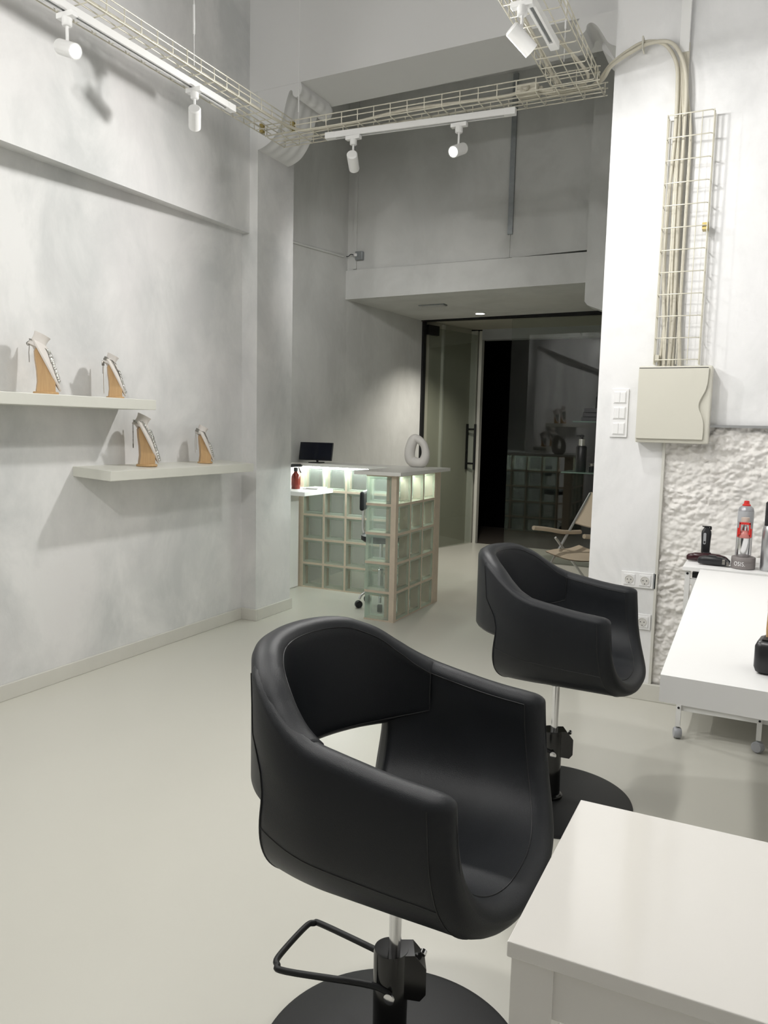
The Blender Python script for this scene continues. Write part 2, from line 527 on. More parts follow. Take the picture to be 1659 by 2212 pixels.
fx = struct(box('window_1', 'pane', -2.38, -0.76, 7.674, 7.686, 0.012, 2.42), 'fixed glass pane beside the open door', 'window')
dr = thing('door_1', 'clear glass door standing open beside the white jamb', 'door', (-3.30, 7.70, 0.0), math.radians(90-16))
dr['kind'] = 'structure'
box('glass_leaf', 'pane', 0.03, 0.90, -0.005, 0.005, 0.012, 2.38, dr)
box('hinge_fitting', 'black_metal', -0.01, 0.17, -0.02, 0.02, 2.30, 2.40, dr)
hb = MB()
for s in (-1, 1):
    hb.tube([(0.83, s*0.055, 0.86), (0.83, s*0.055, 1.38)], 0.014, 10)
for z in (0.93, 1.32):
    hb.tube([(0.83, -0.055, z), (0.83, 0.055, z)], 0.011, 10)
hb.build('pull_handle', 'black_metal', dr, 40)

# ================================================================== TRACK LAMPS
def spot_lamp(loc, aim, label, lit, power=0.0, size=math.radians(95), stem=0.06, length=0.115):
    t = thing('track_spotlight', label, 'spotlight', loc, 0, 'white cylinder spotlights on the ceiling tracks')
    box('adapter', 'white_metal', -0.045, 0.045, -0.016, 0.016, -0.022, 0.0, t, 0.003)
    MB().lathe([(0.02, 0.0), (0.02, -0.03), (0.016, -0.034)], (0, 0, -0.018), 18).build('swivel', 'white_metal', t, 40)
    MB().tube([(0, 0, -0.045), (0, 0, -0.052-stem)], 0.006, 8).build('stem', 'white_metal', t, 60)
    d = Vector(aim).normalized()
    mx = dir_mtx(d)
    c = Vector((0, 0, -0.052-stem-0.026))
    h = length/2
    MB().lathe([(0.001, -h), (0.024, -h), (0.030, -h+0.006), (0.030, h), (0.0255, h), (0.0255, h-0.008), (0.001, h-0.008)], c, 28, mx).build('housing', 'white_metal', t, 40)
    if lit:
        MB().lathe([(0.001, 0), (0.025, 0.0)], c+d*(h-0.006), 24, mx).build('lens', 'lens', t)
        ld = bpy.data.lights.new('lamp', 'SPOT')
        ld.energy = power*POWER; ld.color = LAMP_COL
        ld.spot_size = size; ld.spot_blend = 0.9; ld.shadow_soft_size = 0.06
        lo = bpy.data.objects.new('lamp', ld)
        COL.objects.link(lo); lo.parent = t
        lo.location = c+d*(h+0.012)
        lo.rotation_euler = (-d).to_track_quat('Z', 'Y').to_euler()
    else:
        MB().lathe([(0.001, 0), (0.025, 0.0)], c+d*(h-0.006), 24, mx).build('lens', 'lens_dim', t)
    return t
TZ = 2.955   # underside of the tracks
spot_lamp((-2.655, 2.42, TZ), (1.0, -0.15, -0.42), 'lit white spotlight highest at upper left of the photo', True, 75, math.radians(140))
spot_lamp((-2.645, 3.19, TZ), (-0.50, 0.60, -0.42), 'white spotlight turned away near the far end of the left track', False)
spot_lamp((-2.21, 4.02, TZ-0.01), (-0.28, 0.75, -0.36), 'white spotlight turned away at the left end of the cross track', True, 42, math.radians(88))
spot_lamp((-1.60, 4.075, TZ-0.01), (-0.16, -0.90, -0.42), 'round lit spotlight shining at the viewer from cross track', True, 108, math.radians(165))
spot_lamp((-0.965, 3.08, TZ+0.005), (0.60, 0.62, -0.62), 'white spotlight tilted down beside the right pillar', True, 27, math.radians(140))
# unseen spots added further along the tracks to brighten walls, beam and tables
for (x, y, aim, pw, cone, lb) in (
        (-2.655, 1.1, (0.7, 0.4, -0.6), 50, 150, 'added unseen fill spotlight on the left track above the viewer'),
        (-2.655, -0.4, (0.22, 1.0, 0.20), 75, 85, 'added unseen spotlight brightening the beam from the left track'),
        (-0.945, 2.25, (0.45, 0.72, -0.62), 36, 120, 'added unseen spotlight brightening the right wall over the farther chair'),
        (-0.945, 1.45, (0.10, 0.15, -1.0), 54, 150, 'added unseen fill spotlight on the right track over the near table'),
        (-0.945, 0.3, (-1.0, 0.38, -0.15), 115, 120, 'added unseen spotlight washing the left wall from behind the viewer'),
        (-0.945, -0.9, (-1.0, 0.50, 0.10), 80, 120, 'added unseen wall-wash spotlight at the rear end of the right track')):
    spot_lamp((x, y, TZ), aim, lb, True, pw, math.radians(cone))

# ================================================================== CABLE TRAYS
def wire_tray(name, L, w, h, pitch, label, loc, rz=0.0, ry=None, nb=5, rr=0.0030, skip=None):
    """open wire basket, length along local x, width along y, sides up z"""
    mb = MB()
    for k in range(nb):
        y = w*k/(nb-1)
        mb.tube([(0, y, 0), (L, y, 0)], rr, 6)
    for y in (0, w):
        for z in (h*0.55, h):
            mb.tube([(0, y, z), (L, y, z)], rr, 6)
    n = int(L/pitch)
    for i in range(n+1):
        x = min(L, i*pitch+0.012)
        mb.tube([(x, 0, h), (x, 0, 0.008), (x, 0.008, -rr*1.5), (x, w-0.008, -rr*1.5), (x, w, 0.008), (x, w, h)], rr, 6)
    o = mb.build(name, 'wire', smooth=50)
    o.location = loc
    o.rotation_euler = (0, ry or 0.0, rz)
    return tag(o, label, 'cable tray', 'wire cable trays')
wire_tray('wire_cable_tray', 1.925, 0.195, 0.062, 0.1, 'wire cable tray crossing in front of the ceiling beam', (-2.772, 3.97, 3.0))
wire_tray('wire_cable_tray', 5.41, 0.190, 0.062, 0.1, 'wire cable tray running along the left wall', (-2.582, -1.45, 3.004), PI/2)
wire_tray('wire_cable_tray', 5.50, 0.215, 0.062, 0.1, 'wire cable tray ending beside the right pillar', (-0.825, -1.45, 3.008), PI/2+0.008)
vt = MB()
xl, xr, zb_, zt_ = -0.520, -0.322, 1.65, 2.775
for k in range(5):
    x = xl+(xr-xl)*k/4
    vt.tube([(x, 3.925, zb_), (x, 3.925, zt_)], 0.0022, 6)
for x in (xl, xr):
    for y in (3.955, 3.985):
        vt.tube([(x, y, zb_), (x, y, zt_)], 0.0032, 6)
for i in range(12):
    z = zt_-0.004-i*0.1
    vt.tube([(xl, 3.99, z), (xl, 3.935, z), (xl+0.01, 3.9225, z), (xr-0.01, 3.9225, z), (xr, 3.935, z), (xr, 3.99, z)], 0.0026, 6)
t = thing('wire_cable_tray', 'upright wire cable tray above the ivory box on the right wall', 'cable tray', (0, 0, 0), 0, 'wire cable trays')
vt.build('basket', 'wire', t, 50)
box('clip', 'brass', xr-0.022, xr+0.004, 3.93, 3.98, 2.255, 2.285, t)
box('clip', 'wire', xl-0.002, xl+0.022, 3.93, 3.98, 1.665, 1.695, t)
# track rails
def track(name, x0, y0, x1, y1, z, label):
    d = Vector((x1-x0, y1-y0, 0)); L = d.length
    t = thing(name, label, 'track', (x0, y0, z), math.atan2(d.y, d.x), 'white lighting tracks')
    mb = MB()
    mb.prism([(-0.018, 0), (-0.018, 0.032), (0.018, 0.032), (0.018, 0), (0.008, 0), (0.008, 0.014), (-0.008, 0.014), (-0.008, 0)], 0, L, 'x')
    mb.build('rail', 'white_metal', t)
    box('conductor_slot', 'steel', 0.06, L-0.06, -0.0075, 0.0075, 0.006, 0.0139, t)
    box('end_cap', 'white_metal', -0.012, 0.05, -0.019, 0.019, -0.001, 0.033, t, 0.002)
    box('end_cap', 'white_metal', L-0.05, L+0.012, -0.019, 0.019, -0.001, 0.033, t, 0.002)
    return t
track('track_rail', -2.655, -1.3, -2.655, 3.50, TZ, 'white lighting track under the left cable tray')
track('track_rail', -2.375, 4.02, -1.305, 4.085, TZ-0.008, 'white lighting track under the cross tray by the beam')
track('track_rail', -0.945, -1.3, -0.945, 3.49, TZ, 'white lighting track under the right cable tray')
# suspension wires
for (x, y, lb) in ((-2.556, 3.08, 'thin steel wire holding the left tray mid-length'), (-2.60, 4.06, 'thin steel wire holding the tray corner by left corbel'), (-0.96, 3.72, 'thin steel wire holding the right tray')):
    tag(MB().tube([(x, y, 3.0), (x, y, 4.4)], 0.0016, 6).tube([(x, y, 3.14), (x, y, 3.27)], 0.0045, 8).build('suspension_wire', 'white_metal', smooth=50), lb, 'wire', 'wires holding the trays')
# corner plates on trays
for (x, y, lb) in ((-2.585, 3.975, 'zinc joint bracket at the inside corner of the trays'), (-2.765, 3.93, 'zinc joint bracket on the left tray by the pillar')):
    tag(MB().box(x-0.012, x+0.012, y-0.012, y+0.012, 3.005, 3.055, 0.002).build('joint_bracket', 'brass'), lb, 'bracket', 'tray joint brackets')
# cables
def cable(pts, r, label, m='cable', group='ivory cables', sub=8):
    return tag(MB().tube(smoothpath(pts, sub), r, 10).build('cable', m, smooth=60), label, 'cable', group)
cable([(-2.60, -1.4, 3.02), (-2.60, 1.0, 3.015), (-2.605, 2.5, 3.02), (-2.60, 3.5, 3.016), (-2.57, 3.95, 3.014), (-2.45, 4.02, 3.016), (-2.2, 4.03, 3.02), (-1.9, 4.02, 3.035), (-1.6, 4.03, 3.03), (-1.36, 4.06, 3.035), (-1.28, 4.06, 3.04)], 0.0085, 'ivory cable lying in left tray and turning into cross tray')
cable([(-1.16, 4.05, 3.03), (-1.08, 4.06, 3.02), (-0.98, 4.09, 3.014), (-0.88, 4.05, 3.02), (-0.80, 3.965, 3.055), (-0.72, 3.955, 3.10), (-0.645, 3.955, 3.125), (-0.56, 3.965, 3.105), (-0.505, 3.975, 3.02), (-0.492, 3.97, 2.90), (-0.490, 3.968, 2.70), (-0.502, 3.968, 2.40), (-0.505, 3.968, 2.15), (-0.495, 3.965, 1.95), (-0.482, 3.965, 1.78), (-0.478, 3.96, 1.64)], 0.0085, 'ivory cable arching onto the right wall, outer left one')
cable([(-1.16, 4.07, 3.025), (-1.06, 4.085, 3.013), (-0.95, 4.08, 3.012), (-0.85, 4.03, 3.02), (-0.79, 3.95, 3.045), (-0.70, 3.945, 3.088), (-0.62, 3.945, 3.112), (-0.53, 3.95, 3.10), (-0.475, 3.955, 3.02), (-0.452, 3.955, 2.90), (-0.450, 3.955, 2.70), (-0.452, 3.96, 2.40), (-0.450, 3.96, 2.15), (-0.447, 3.96, 1.90), (-0.455, 3.96, 1.64)], 0.0085, 'ivory cable arching onto the right wall, inner one')
tag(MB().box(-0.655, -0.648, 3.93, 3.985, 3.085, 3.145, 0.002).build('cable_clip', 'ivory'), 'small ivory clip at the top of the cable arch', 'clip')
for i, (dx, lb) in enumerate(((-0.012, 'leftmost'), (-0.004, 'second'), (0.004, 'middle'), (0.012, 'fourth'), (0.020, 'rightmost'))):
    b = [0.0, 0.0, 0.012, 0.004, 0.022][i]
    e = [-0.040, -0.006, 0.004, 0.030, 0.018][i]
    cable([(-0.472+dx*0.8, 3.985, 3.10), (-0.472+dx, 3.984, 2.9), (-0.470+dx*1.2+b, 3.978, 2.7), (-0.466+dx*1.1+b, 3.978, 2.4), (-0.464+dx+b, 3.978, 2.1), (-0.450+dx+e*0.6, 3.975, 1.85), (-0.448+dx+e, 3.97, 1.64)], 0.0075,
          lb+' of five straight cables dropping from the trunking to the ivory box', group='ivory cables in the wall tray')
# cables in right tray
cable([(-1.02, -1.4, 3.02), (-1.02, 1.5, 3.02), (-1.03, 3.0, 3.02), (-1.035, 3.5, 3.018), (-1.05, 3.85, 3.016), (-1.03, 4.04, 3.016), (-0.93, 4.085, 3.014)], 0.0085, 'ivory cable along the left side of the right tray')
cable([(-0.955, 3.46, 2.985), (-0.94, 3.56, 3.014), (-0.91, 3.75, 3.014), (-0.895, 3.92, 3.014), (-0.93, 4.02, 3.016), (-1.02, 4.06, 3.014), (-1.12, 4.06, 3.02)], 0.0075, 'ivory cable feeding the right lighting track')
jb = thing('junction_box', 'ivory junction box sitting in the cross tray', 'junction box', (-1.22, 4.05, 3.012))
box('body', 'cable', -0.055, 0.055, -0.04, 0.04, 0.0, 0.05, jb, 0.008)
MB().lathe([(0.016, -0.045), (0.016, -0.052), (0.012, -0.060), (0.001, -0.060)], (0.0, 0, 0.024), 14, Matrix.Rotation(-PI/2, 3, 'X')).build('gland', 'cable', jb, 40)
MB().lathe([(0.014, 0.05), (0.014, 0.07), (0.009, 0.075)], (0.0, 0, 0.024), 14, Matrix.Rotation(PI/2, 3, 'Y')).build('gland', 'cable', jb, 40)
tag(box('cable_trunking', 'white_metal', -0.494, -0.452, 3.972, 3.999, 3.06, 4.4, bev=0.002), 'white vertical cable trunking high on the right wall', 'trunking')

# ================================================================== RIGHT WALL FITTINGS
eb = thing('electrical_box', 'ivory electrical box with wavy door edge on right wall', 'electrical box', (-0.42, 4.0, 1.462))
box('body', 'ivory', -0.163, 0.163, -0.085, -0.0, -0.18, 0.18, eb, 0.008)
pts = [(-0.160, -0.160), (-0.160, 0.168)]
for k in range(25):
    z = 0.168-k*0.328/24
    dx = 0.148-0.030*math.exp(-((z+0.0)/0.055)**2)-0.010*(0.5-z/0.33)
    pts.append((dx, z))
MB().prism(pts[::-1], -0.097, -0.0845, 'y').build('door', 'ivory', eb)
box('gap_shadow_strip', 'black_plastic', -0.160, 0.145, -0.0875, -0.0846, 0.169, 0.1725, eb)
sw = thing('light_switch_panel', 'white triple light switch panel on the right pillar', 'light switch', (-0.675, 4.0, 1.422), 0)
box('frame', 'switch', -0.041, 0.041, -0.010, 0.0, -0.118, 0.118, sw, 0.002)
for k in range(3):
    z = (1-k)*0.0765
    box('inner_frame', 'switch', -0.030, 0.030, -0.013, -0.0095, z-0.030, z+0.030, sw, 0.001)
    for s in (-1, 1):
        box('rocker', 'switch', s*0.0135-0.0128, s*0.0135+0.0128, -0.0165, -0.012, z-0.0255, z+0.0255, sw, 0.0012)
def socket(loc, n, label):
    t = thing('wall_socket', label, 'socket', loc, 0)
    box('frame', 'switch', -0.0385*n, 0.0385*n, -0.010, 0.0, -0.039, 0.039, t, 0.002)
    for k in range(n):
        cx = (k-(n-1)/2)*0.075
        f = box('insert', 'switch', cx-0.027, cx+0.027, -0.014, -0.0095, -0.027, 0.027, t, 0.001)
        MB().lathe([(0.0205, 0.0), (0.0205, 0.0025), (0.0188, 0.0025), (0.0180, 0.0008), (0.0001, 0.0008)], (cx, -0.0142, 0), 24, Matrix.Rotation(PI/2, 3, 'X')).build('well', 'socket_in', f, 40)
        hb = MB()
        for s in (-1, 1):
            hb.lathe([(0.0026, 0.0), (0.0026, 0.0006), (0.0001, 0.0006)], (cx+s*0.0085, -0.0150, 0), 10, Matrix.Rotation(PI/2, 3, 'X'))
        hb.box(cx-0.002, cx+0.002, -0.0158, -0.0143, -0.0185, -0.0140)
        hb.build('holes', 'black_plastic', f)
    return t
socket((-0.545, 4.0, 0.602), 2, 'white double wall socket low on the right pillar')
socket((-0.508, 4.0, 0.394), 1, 'white single wall socket below the double one')
tag(MB().box(-0.467, -0.457, 3.985, 4.0, 0.566, 0.640).build('socket_bracket', 'steel'), 'bent steel strip beside the double socket', 'bracket')

# ================================================================== LEFT WALL SHELVES AND BUSTS
sh = box('wall_shelf', 'shelf', 0, 0.265, -2.2, 0.0, -0.052, 0.0, bev=0.002)
sh.location = (-3.172, 3.19, 1.440)
tag(sh, 'upper floating plaster shelf running out of frame on left', 'shelf', 'floating wall shelves')
sh2 = box('wall_shelf', 'shelf', 0, 0.262, -1.20, 0.0, -0.050, 0.0, bev=0.002)
sh2.location = (-3.172, 4.07, 1.092); sh2.rotation_euler = (0, math.radians(3.0), 0)
tag(sh2, 'lower floating plaster shelf ending near the pillar', 'shelf', 'floating wall shelves')

def E_(v): return Vector((-0.051+0.119*v, 0, 0.245-0.226*v))
def C_(v): return Vector((0.012+0.056*v, 0, 0.217-0.196*v))
def W_(v): return 0.066*(1-v)**0.75*(1+0.35*v)+0.006
def bust_pt(u, v, off=0.0):
    e, c = E_(v), C_(v)
    p = e+(c-e)*(1-u*u)
    d = Vector((0.86, 0, 0.5))
    return Vector((p.x, W_(v)*u, p.z))+d*off+Vector((0, u*off*0.4, 0))
def make_bust(label, loc, rz, s):
    t = thing('jewellery_bust', label, 'display bust', loc, rz, 'jewellery busts on the wall shelves')
    def sc(o):
        o.scale = (s, s, s); return o
    sc(MB().lathe([(0.052, 0.0), (0.056, 0.003), (0.056, 0.010), (0.053, 0.013)], (0.002, 0, 0), 32, None, 1.0, 0.85).build('base', 'wood', t, 40))
    prof = [(-0.040, 0.013), (-0.034, 0.06), (-0.036, 0.11), (-0.042, 0.16), (-0.044, 0.20), (-0.036, 0.212), (-0.012, 0.17), (0.020, 0.10), (0.041, 0.055), (0.041, 0.013)]
    sc(MB().prism(prof[::-1], -0.033, 0.033, 'y').build('pedestal', 'wood', t))
    mb = MB()
    nu, nv = 16, 18
    top = [[bust_pt(-1+2*i/nu, j/nv) for i in range(nu+1)] for j in range(nv+1)]
    bot = [[bust_pt(-1+2*i/nu, j/nv, -0.007) for i in range(nu+1)] for j in range(nv+1)]
    for j in range(nv+1):
        pass
    mb.grid([r+b[::-1] for r, b in zip(top, bot)], closed=True)
    mb.bm.verts.ensure_lookup_table()
    k = 2*(nu+1)
    n = len(mb.bm.verts)
    mb._f([mb.bm.verts[i] for i in range(k)][::-1]); mb._f([mb.bm.verts[i] for i in range(n-k, n)])
    sc(mb.build('bust_form', 'linen', t, 45))
    ax = Vector((0.45, 0, 0.9)).normalized()
    mx = dir_mtx(ax)
    sc(MB().lathe([(0.042, -0.03), (0.036, -0.012), (0.033, 0.006), (0.034, 0.022), (0.038, 0.036), (0.036, 0.0362), (0.032, 0.022), (0.001, 0.018)], (-0.023, 0, 0.240), 28, mx, 1.0, 0.95).build('neck', 'linen', t, 50))
    return t
BUSTS = [((-3.04, 2.602, 1.441), 0.95, 1.0), ((-3.04, 3.034, 1.441), 0.90, 0.80), ((-3.03, 3.245, 1.0845), 0.92, 1.0), ((-3.04, 3.748, 1.085), 0.88, 0.80)]
LB = ['tall jewellery bust at the left on the upper shelf', 'small jewellery bust at the right on the upper shelf', 'tall jewellery bust in the middle of the lower shelf', 'small jewellery bust on the lower shelf near the pillar']
for (loc, rz, s), lb in zip(BUSTS, LB):
    make_bust(lb, loc, rz, s)
def on_bust(i, name, label, cat, mbs):
    loc, rz, s = BUSTS[i]
    t = thing(name, label, cat, loc, rz)
    for pn, mb, m in mbs:
        o = mb.build(pn, m, t, 50); o.scale = (s, s, s)
    return t
NA = dir_mtx(Vector((0.45, 0, 0.9)))
def ring_pt(a, r, h):
    return Vector((-0.023, 0, 0.240))+NA @ Vector((r*math.cos(a), r*math.sin(a), h))
def chain_path(vend, u0):
    """round the neck and down both sides to one point on the front"""
    pts = []
    for k in range(9):
        v = vend*(1-k/8.0)
        pts.append(bust_pt(-u0*(1-v/vend)**0.8, v, 0.004))
    for a in (-2.2, -2.7, PI, 2.7, 2.2):
        pts.append(ring_pt(a, 0.040, -0.012))
    for k in range(9):
        v = vend*k/8.0
        pts.append(bust_pt(u0*(1-v/vend)**0.8, v, 0.004))
    return smoothpath(pts, 5)
def links(path, r, step, jit=0.0):
    mb = MB()
    d = 0.0; last = path[0]; k = 0
    for a, b in zip(path, path[1:]):
        d += (b-a).length
        if d >= step:
            d = 0.0
            tg = (b-a).normalized()
            n1 = tg.orthogonal().normalized(); n2 = tg.cross(n1)
            n = n1 if k % 2 == 0 else n2
            c = b+Vector((random.uniform(-jit, jit), random.uniform(-jit, jit), random.uniform(-jit, jit)))
            mb.tube([c+(tg*math.cos(q*PI/4)*1.25+n*math.sin(q*PI/4))*r for q in range(8)], r*0.36, 5, closed=True)
            k += 1
    return mb
def pendant(i0, i1, n, r):
    mb = MB()
    for q in range(n):
        v = i0+(i1-i0)*q/max(1, n-1)
        for s in (-2.4, -1.5, -0.5, 0.5, 1.5, 2.4):
            mb.ball(bust_pt(0.16*s+random.uniform(-.06, .06), min(1.0, v+random.uniform(-.012, .012)), 0.004), r*random.uniform(0.7, 1.7), 7)
    return mb
def tail(x, y, z0, z1, r):
    return MB().tube([(x, y, z0), (x-0.003, y, (z0+z1)/2), (x-0.002, y, z1)], r, 6)
cord = MB().tube(smoothpath([bust_pt(-0.5, 0.12, .004), ring_pt(-1.5, 0.040, -0.012), ring_pt(-2.3, 0.041, -0.010), ring_pt(PI, 0.041, -0.008), ring_pt(2.3, 0.041, -0.010), ring_pt(1.5, 0.040, -0.012), bust_pt(0.5, 0.12, .004)], 6), 0.0022, 6)
cord.tube(smoothpath([(-0.062, 0, 0.243), (-0.075, 0.004, 0.232), (-0.068, 0.006, 0.222), (-0.062, 0, 0.238)], 6), 0.002, 6)
cord.tube([(-0.062, 0, 0.24), (-0.067, -0.003, 0.19), (-0.066, -0.004, 0.145)], 0.0018, 6)
on_bust(0, 'necklace', 'dark cord necklace with long silver pendants on tall upper bust', 'necklace', [('cord', cord, 'dark_silver'), ('pendant', pendant(0.12, 0.80, 34, 0.0052), 'silver')])
nk = links(chain_path(0.92, 0.75), 0.0036, 0.0055, 0.001)
on_bust(1, 'necklace', 'silver chain necklace on small upper bust below the choker', 'necklace', [('chain', nk, 'dark_silver'), ('pendant', pendant(0.25, 0.9, 28, 0.0050), 'silver'), ('chain_tail', tail(-0.066, 0, 0.235, 0.03, 0.0018), 'silver')])
def choker(r, h0, h1, tiltdown):
    mb = MB()
    rows = []
    for k in range(29):
        a = 2*PI*k/28
        rows.append([ring_pt(a, r, h0-tiltdown*(1+math.cos(a))*0.5), ring_pt(a, r+0.001, h1-tiltdown*(1+math.cos(a))*0.5), ring_pt(a, r-0.003, h1-tiltdown*(1+math.cos(a))*0.5), ring_pt(a, r-0.003, h0-tiltdown*(1+math.cos(a))*0.5)])
    mb.grid(rows, closed=True)
    return mb
def eyelets(r, h, tiltdown, n):
    mb = MB()
    for k in range(n):
        a = -2.0+4.0*k/(n-1)
        c = ring_pt(a, r+0.0015, h-tiltdown*(1+math.cos(a))*0.5)
        rad = (NA @ Vector((math.cos(a), math.sin(a), 0))); tn = (NA @ Vector((-math.sin(a), math.cos(a), 0))); upv = NA @ Vector((0, 0, 1))
        mb.tube([c+(tn*math.cos(q*PI/5)+upv*math.sin(q*PI/5))*0.0052 for q in range(10)], 0.0016, 5, closed=True)
    return mb
ck = thing('choker', 'dark studded strap choker with eyelets on small upper bust', 'choker', BUSTS[1][0], BUSTS[1][1])
for pn, mb, m in (('strap', choker(0.043, -0.014, 0.006, 0.012), 'dark_silver'), ('eyelets', eyelets(0.043, -0.004, 0.012, 8), 'silver'), ('strap_end', MB().box(-0.078, -0.062, -0.006, 0.006, 0.205, 0.235, 0.002).tube([(-0.072, 0, 0.206), (-0.073, 0, 0.155)], 0.0018, 6), 'dark_silver')):
    o = mb.build(pn, m, ck, 50); o.scale = (0.8,)*3
nk = links(chain_path(0.93, 0.8), 0.0046, 0.0062, 0.001)
on_bust(2, 'necklace', 'chunky silver chain necklace on tall bust of the lower shelf', 'necklace', [('chain', nk, 'silver'), ('pendant', pendant(0.15, 0.95, 42, 0.0056), 'silver'), ('chain_tail', links([Vector((-0.068, 0, 0.235-k*0.004)) for k in range(34)], 0.003, 0.004), 'dark_silver')])
nk = links(chain_path(0.85, 0.7), 0.0036, 0.0055, 0.001)
on_bust(3, 'necklace', 'silver chain necklace on small bust of the lower shelf', 'necklace', [('chain', nk, 'dark_silver'), ('pendant', pendant(0.35, 0.85, 20, 0.0050), 'silver'), ('chain_tail', tail(-0.068, 0, 0.24, 0.08, 0.0016).tube([(-0.060, .004, .24), (-0.061, .004, .10)], 0.0014, 6), 'silver')])
ck = thing('choker', 'wide silver mesh choker on small bust of the lower shelf', 'choker', BUSTS[3][0], BUSTS[3][1])
for pn, mb, m in (('mesh_band', choker(0.044, -0.022, 0.004, 0.020), 'dark_silver'), ('links', eyelets(0.044, -0.008, 0.020, 12), 'silver')):
    o = mb.build(pn, m, ck, 50); o.scale = (0.8,)*3

# ================================================================== RECEPTION DESK
dk = thing('reception_desk', 'L-shaped reception desk of glass blocks with white counter', 'reception desk', (-2.85, 5.1, 0.0))
OX, OY = 2.85, -5.1
BT = 0.08
def glass_block_mesh():
    """hollow block 0.186 square, 0.08 deep, face normal +-y, centred"""
    mb = MB()
    a, d, i = 0.093, BT/2, 0.078
    mb.mi = 1
    # side walls
    for q in range(4):
        c, s = math.cos(q*PI/2), math.sin(q*PI/2)
        def T(x, y, z): return Vector((x*c-z*s, y, x*s+z*c))
        def quad(p): mb._f([mb.bm.verts.new(T(*v)) for v in p])
        quad([(a, -d, -a), (a, d, -a), (a, d, a), (a, -d, a)])
        for sg in (-1, 1):
            quad([(a, sg*d, -a), (a, sg*d, a), (i, sg*(d-0.004), i), (i, sg*(d-0.004), -i)])
            quad([(i, sg*(d-0.004), -i), (i, sg*(d-0.004), i), (i-0.006, sg*(d-0.010), i-0.006), (i-0.006, sg*(d-0.010), -i+0.006)])
    mb.mi = 0
    j = i-0.006
    for sg in (-1, 1):
        mb._f([mb.bm.verts.new(v) for v in ((-j, sg*(d-0.010), -j), (j, sg*(d-0.010), -j), (j, sg*(d-0.010), j), (-j, sg*(d-0.010), j))])
    bmesh.ops.remove_doubles(mb.bm, verts=mb.bm.verts, dist=0.0002)
    me = bpy.data.meshes.new('glass_block')
    mb.bm.to_mesh(me); mb.bm.free()
    me.materials.append(M['block']); me.materials.append(M['block_rim'])
    return me
GB = glass_block_mesh()
mort = MB()
def block_wall(p0, ncol, axis, ylo, pitch=0.2):
    """columns from p0 along axis; returns nothing, adds blocks and mortar bars"""
    for c in range(ncol):
        for r in range(5):
            o = bpy.data.objects.new('glass_block', GB)
            COL.objects.link(o); o.parent = dk
            q = p0+pitch/2+pitch*c
            z = 0.1+0.2*r+0.002
            if axis == 'x': o.location = (q+OX, ylo+BT/2+OY, z)
            else:
                o.location = (ylo+BT/2+OX, q+OY, z); o.rotation_euler = (0, 0, PI/2); o.scale = (pitch/0.2*1.01, 1, 1)
def bars(q0, q1, axis, lo, cols):
    g = 0.0085
    def B(a0, a1, z0, z1):
        w = 0.002+random.uniform(-0.001, 0.001)
        if axis == 'x': mort.box(a0+OX, a1+OX, lo-w+OY, lo+BT+w+OY, z0, z1)
        else: mort.box(lo-w+OX, lo+BT+w+OX, a0+OY, a1+OY, z0, z1)
    for r in range(6):
        z = 0.2*r+0.002
        B(q0, q1, max(0, z-g), z+g)
    for c in cols:
        B(c-g, c+g, 0, 1.002)
XS = -3.389
block_wall(XS, 5, 'x', 5.417)
bars(XS-0.01, -2.30, 'x', 5.417, [XS+0.2*k for k in range(6)])
mort.box(XS-0.055+OX, XS-0.006+OX, 5.417+OY, 5.497+OY, 0, 1.0)
mort.box(-2.305+OX, -2.218+OX, 5.415+OY, 5.500+OY, 0, 1.002)
block_wall(4.752, 3, 'y', -2.301, 0.2155)
bars(4.745, 5.42, 'y', -2.301, [4.752+0.2155*k for k in range(4)])
mort.box(-2.303+OX, -2.2165+OX, 5.402+OY, 5.42+OY, 0, 1.002)
block_wall(-2.447, 1, 'x', 4.717)
bars(-2.444, -2.25, 'x', 4.717, [])
mort.box(-2.254+OX, -2.2165+OX, 4.713+OY, 4.752+OY, 0, 1.002)
mort.build('mortar', 'mortar', dk)
ct = MB()
ct.prism([(-3.43+OX, 5.27+OY), (-2.515+OX, 5.27+OY), (-2.515+OX, 4.665+OY), (-2.165+OX, 4.665+OY), (-2.165+OX, 5.56+OY), (-3.43+OX, 5.56+OY)], 1.004, 1.028)
ct.build('countertop', 'counter', dk)
box('desk_shelf', 'white_lam', -3.43+OX, -3.10+OX, 4.98+OY, 5.405+OY, 0.795, 0.825, dk)
box('side_panel', 'white_lam', -3.435+OX, -3.42+OX, 4.74+OY, 5.405+OY, 0.004, 1.0, dk)
ls = MB()
ls.box(-3.40+OX, -2.42+OX, 5.385+OY, 5.400+OY, 0.993, 1.003)
ls.build('led_strip', 'led', dk)
box('led_strip', 'led', -2.325+OX, -2.310+OX, 4.83+OY, 5.37+OY, 0.993, 1.003, dk)

ring = thing('ring_vase', 'white ceramic ring vase at the corner of the counter', 'vase', (-2.395, 5.455, 1.028), math.radians(14))
mb = MB()
rows = []
cpts = smoothpath([(-0.052, 0, 0.055), (-0.060, 0, 0.12), (-0.038, 0, 0.200), (-0.008, 0, 0.213), (0.042, 0, 0.175), (0.062, 0, 0.105), (0.045, 0, 0.045), (0.0, 0, 0.030)], 8, True)
n = len(cpts)
for i, p in enumerate(cpts):
    tg = (cpts[(i+1) % n]-cpts[i-1]).normalized()
    nn = Vector((tg.z, 0, -tg.x))
    fat = 0.0365+0.006*math.cos(2*PI*i/n)-0.002*math.cos(4*PI*i/n)
    rows.append([p+nn*fat*math.cos(2*PI*k/14)+Vector((0, 1.15*fat*math.sin(2*PI*k/14), 0)) for k in range(14)])
for r in rows:
    for v in r:
        if v.z < 0.0: v.z = 0.0
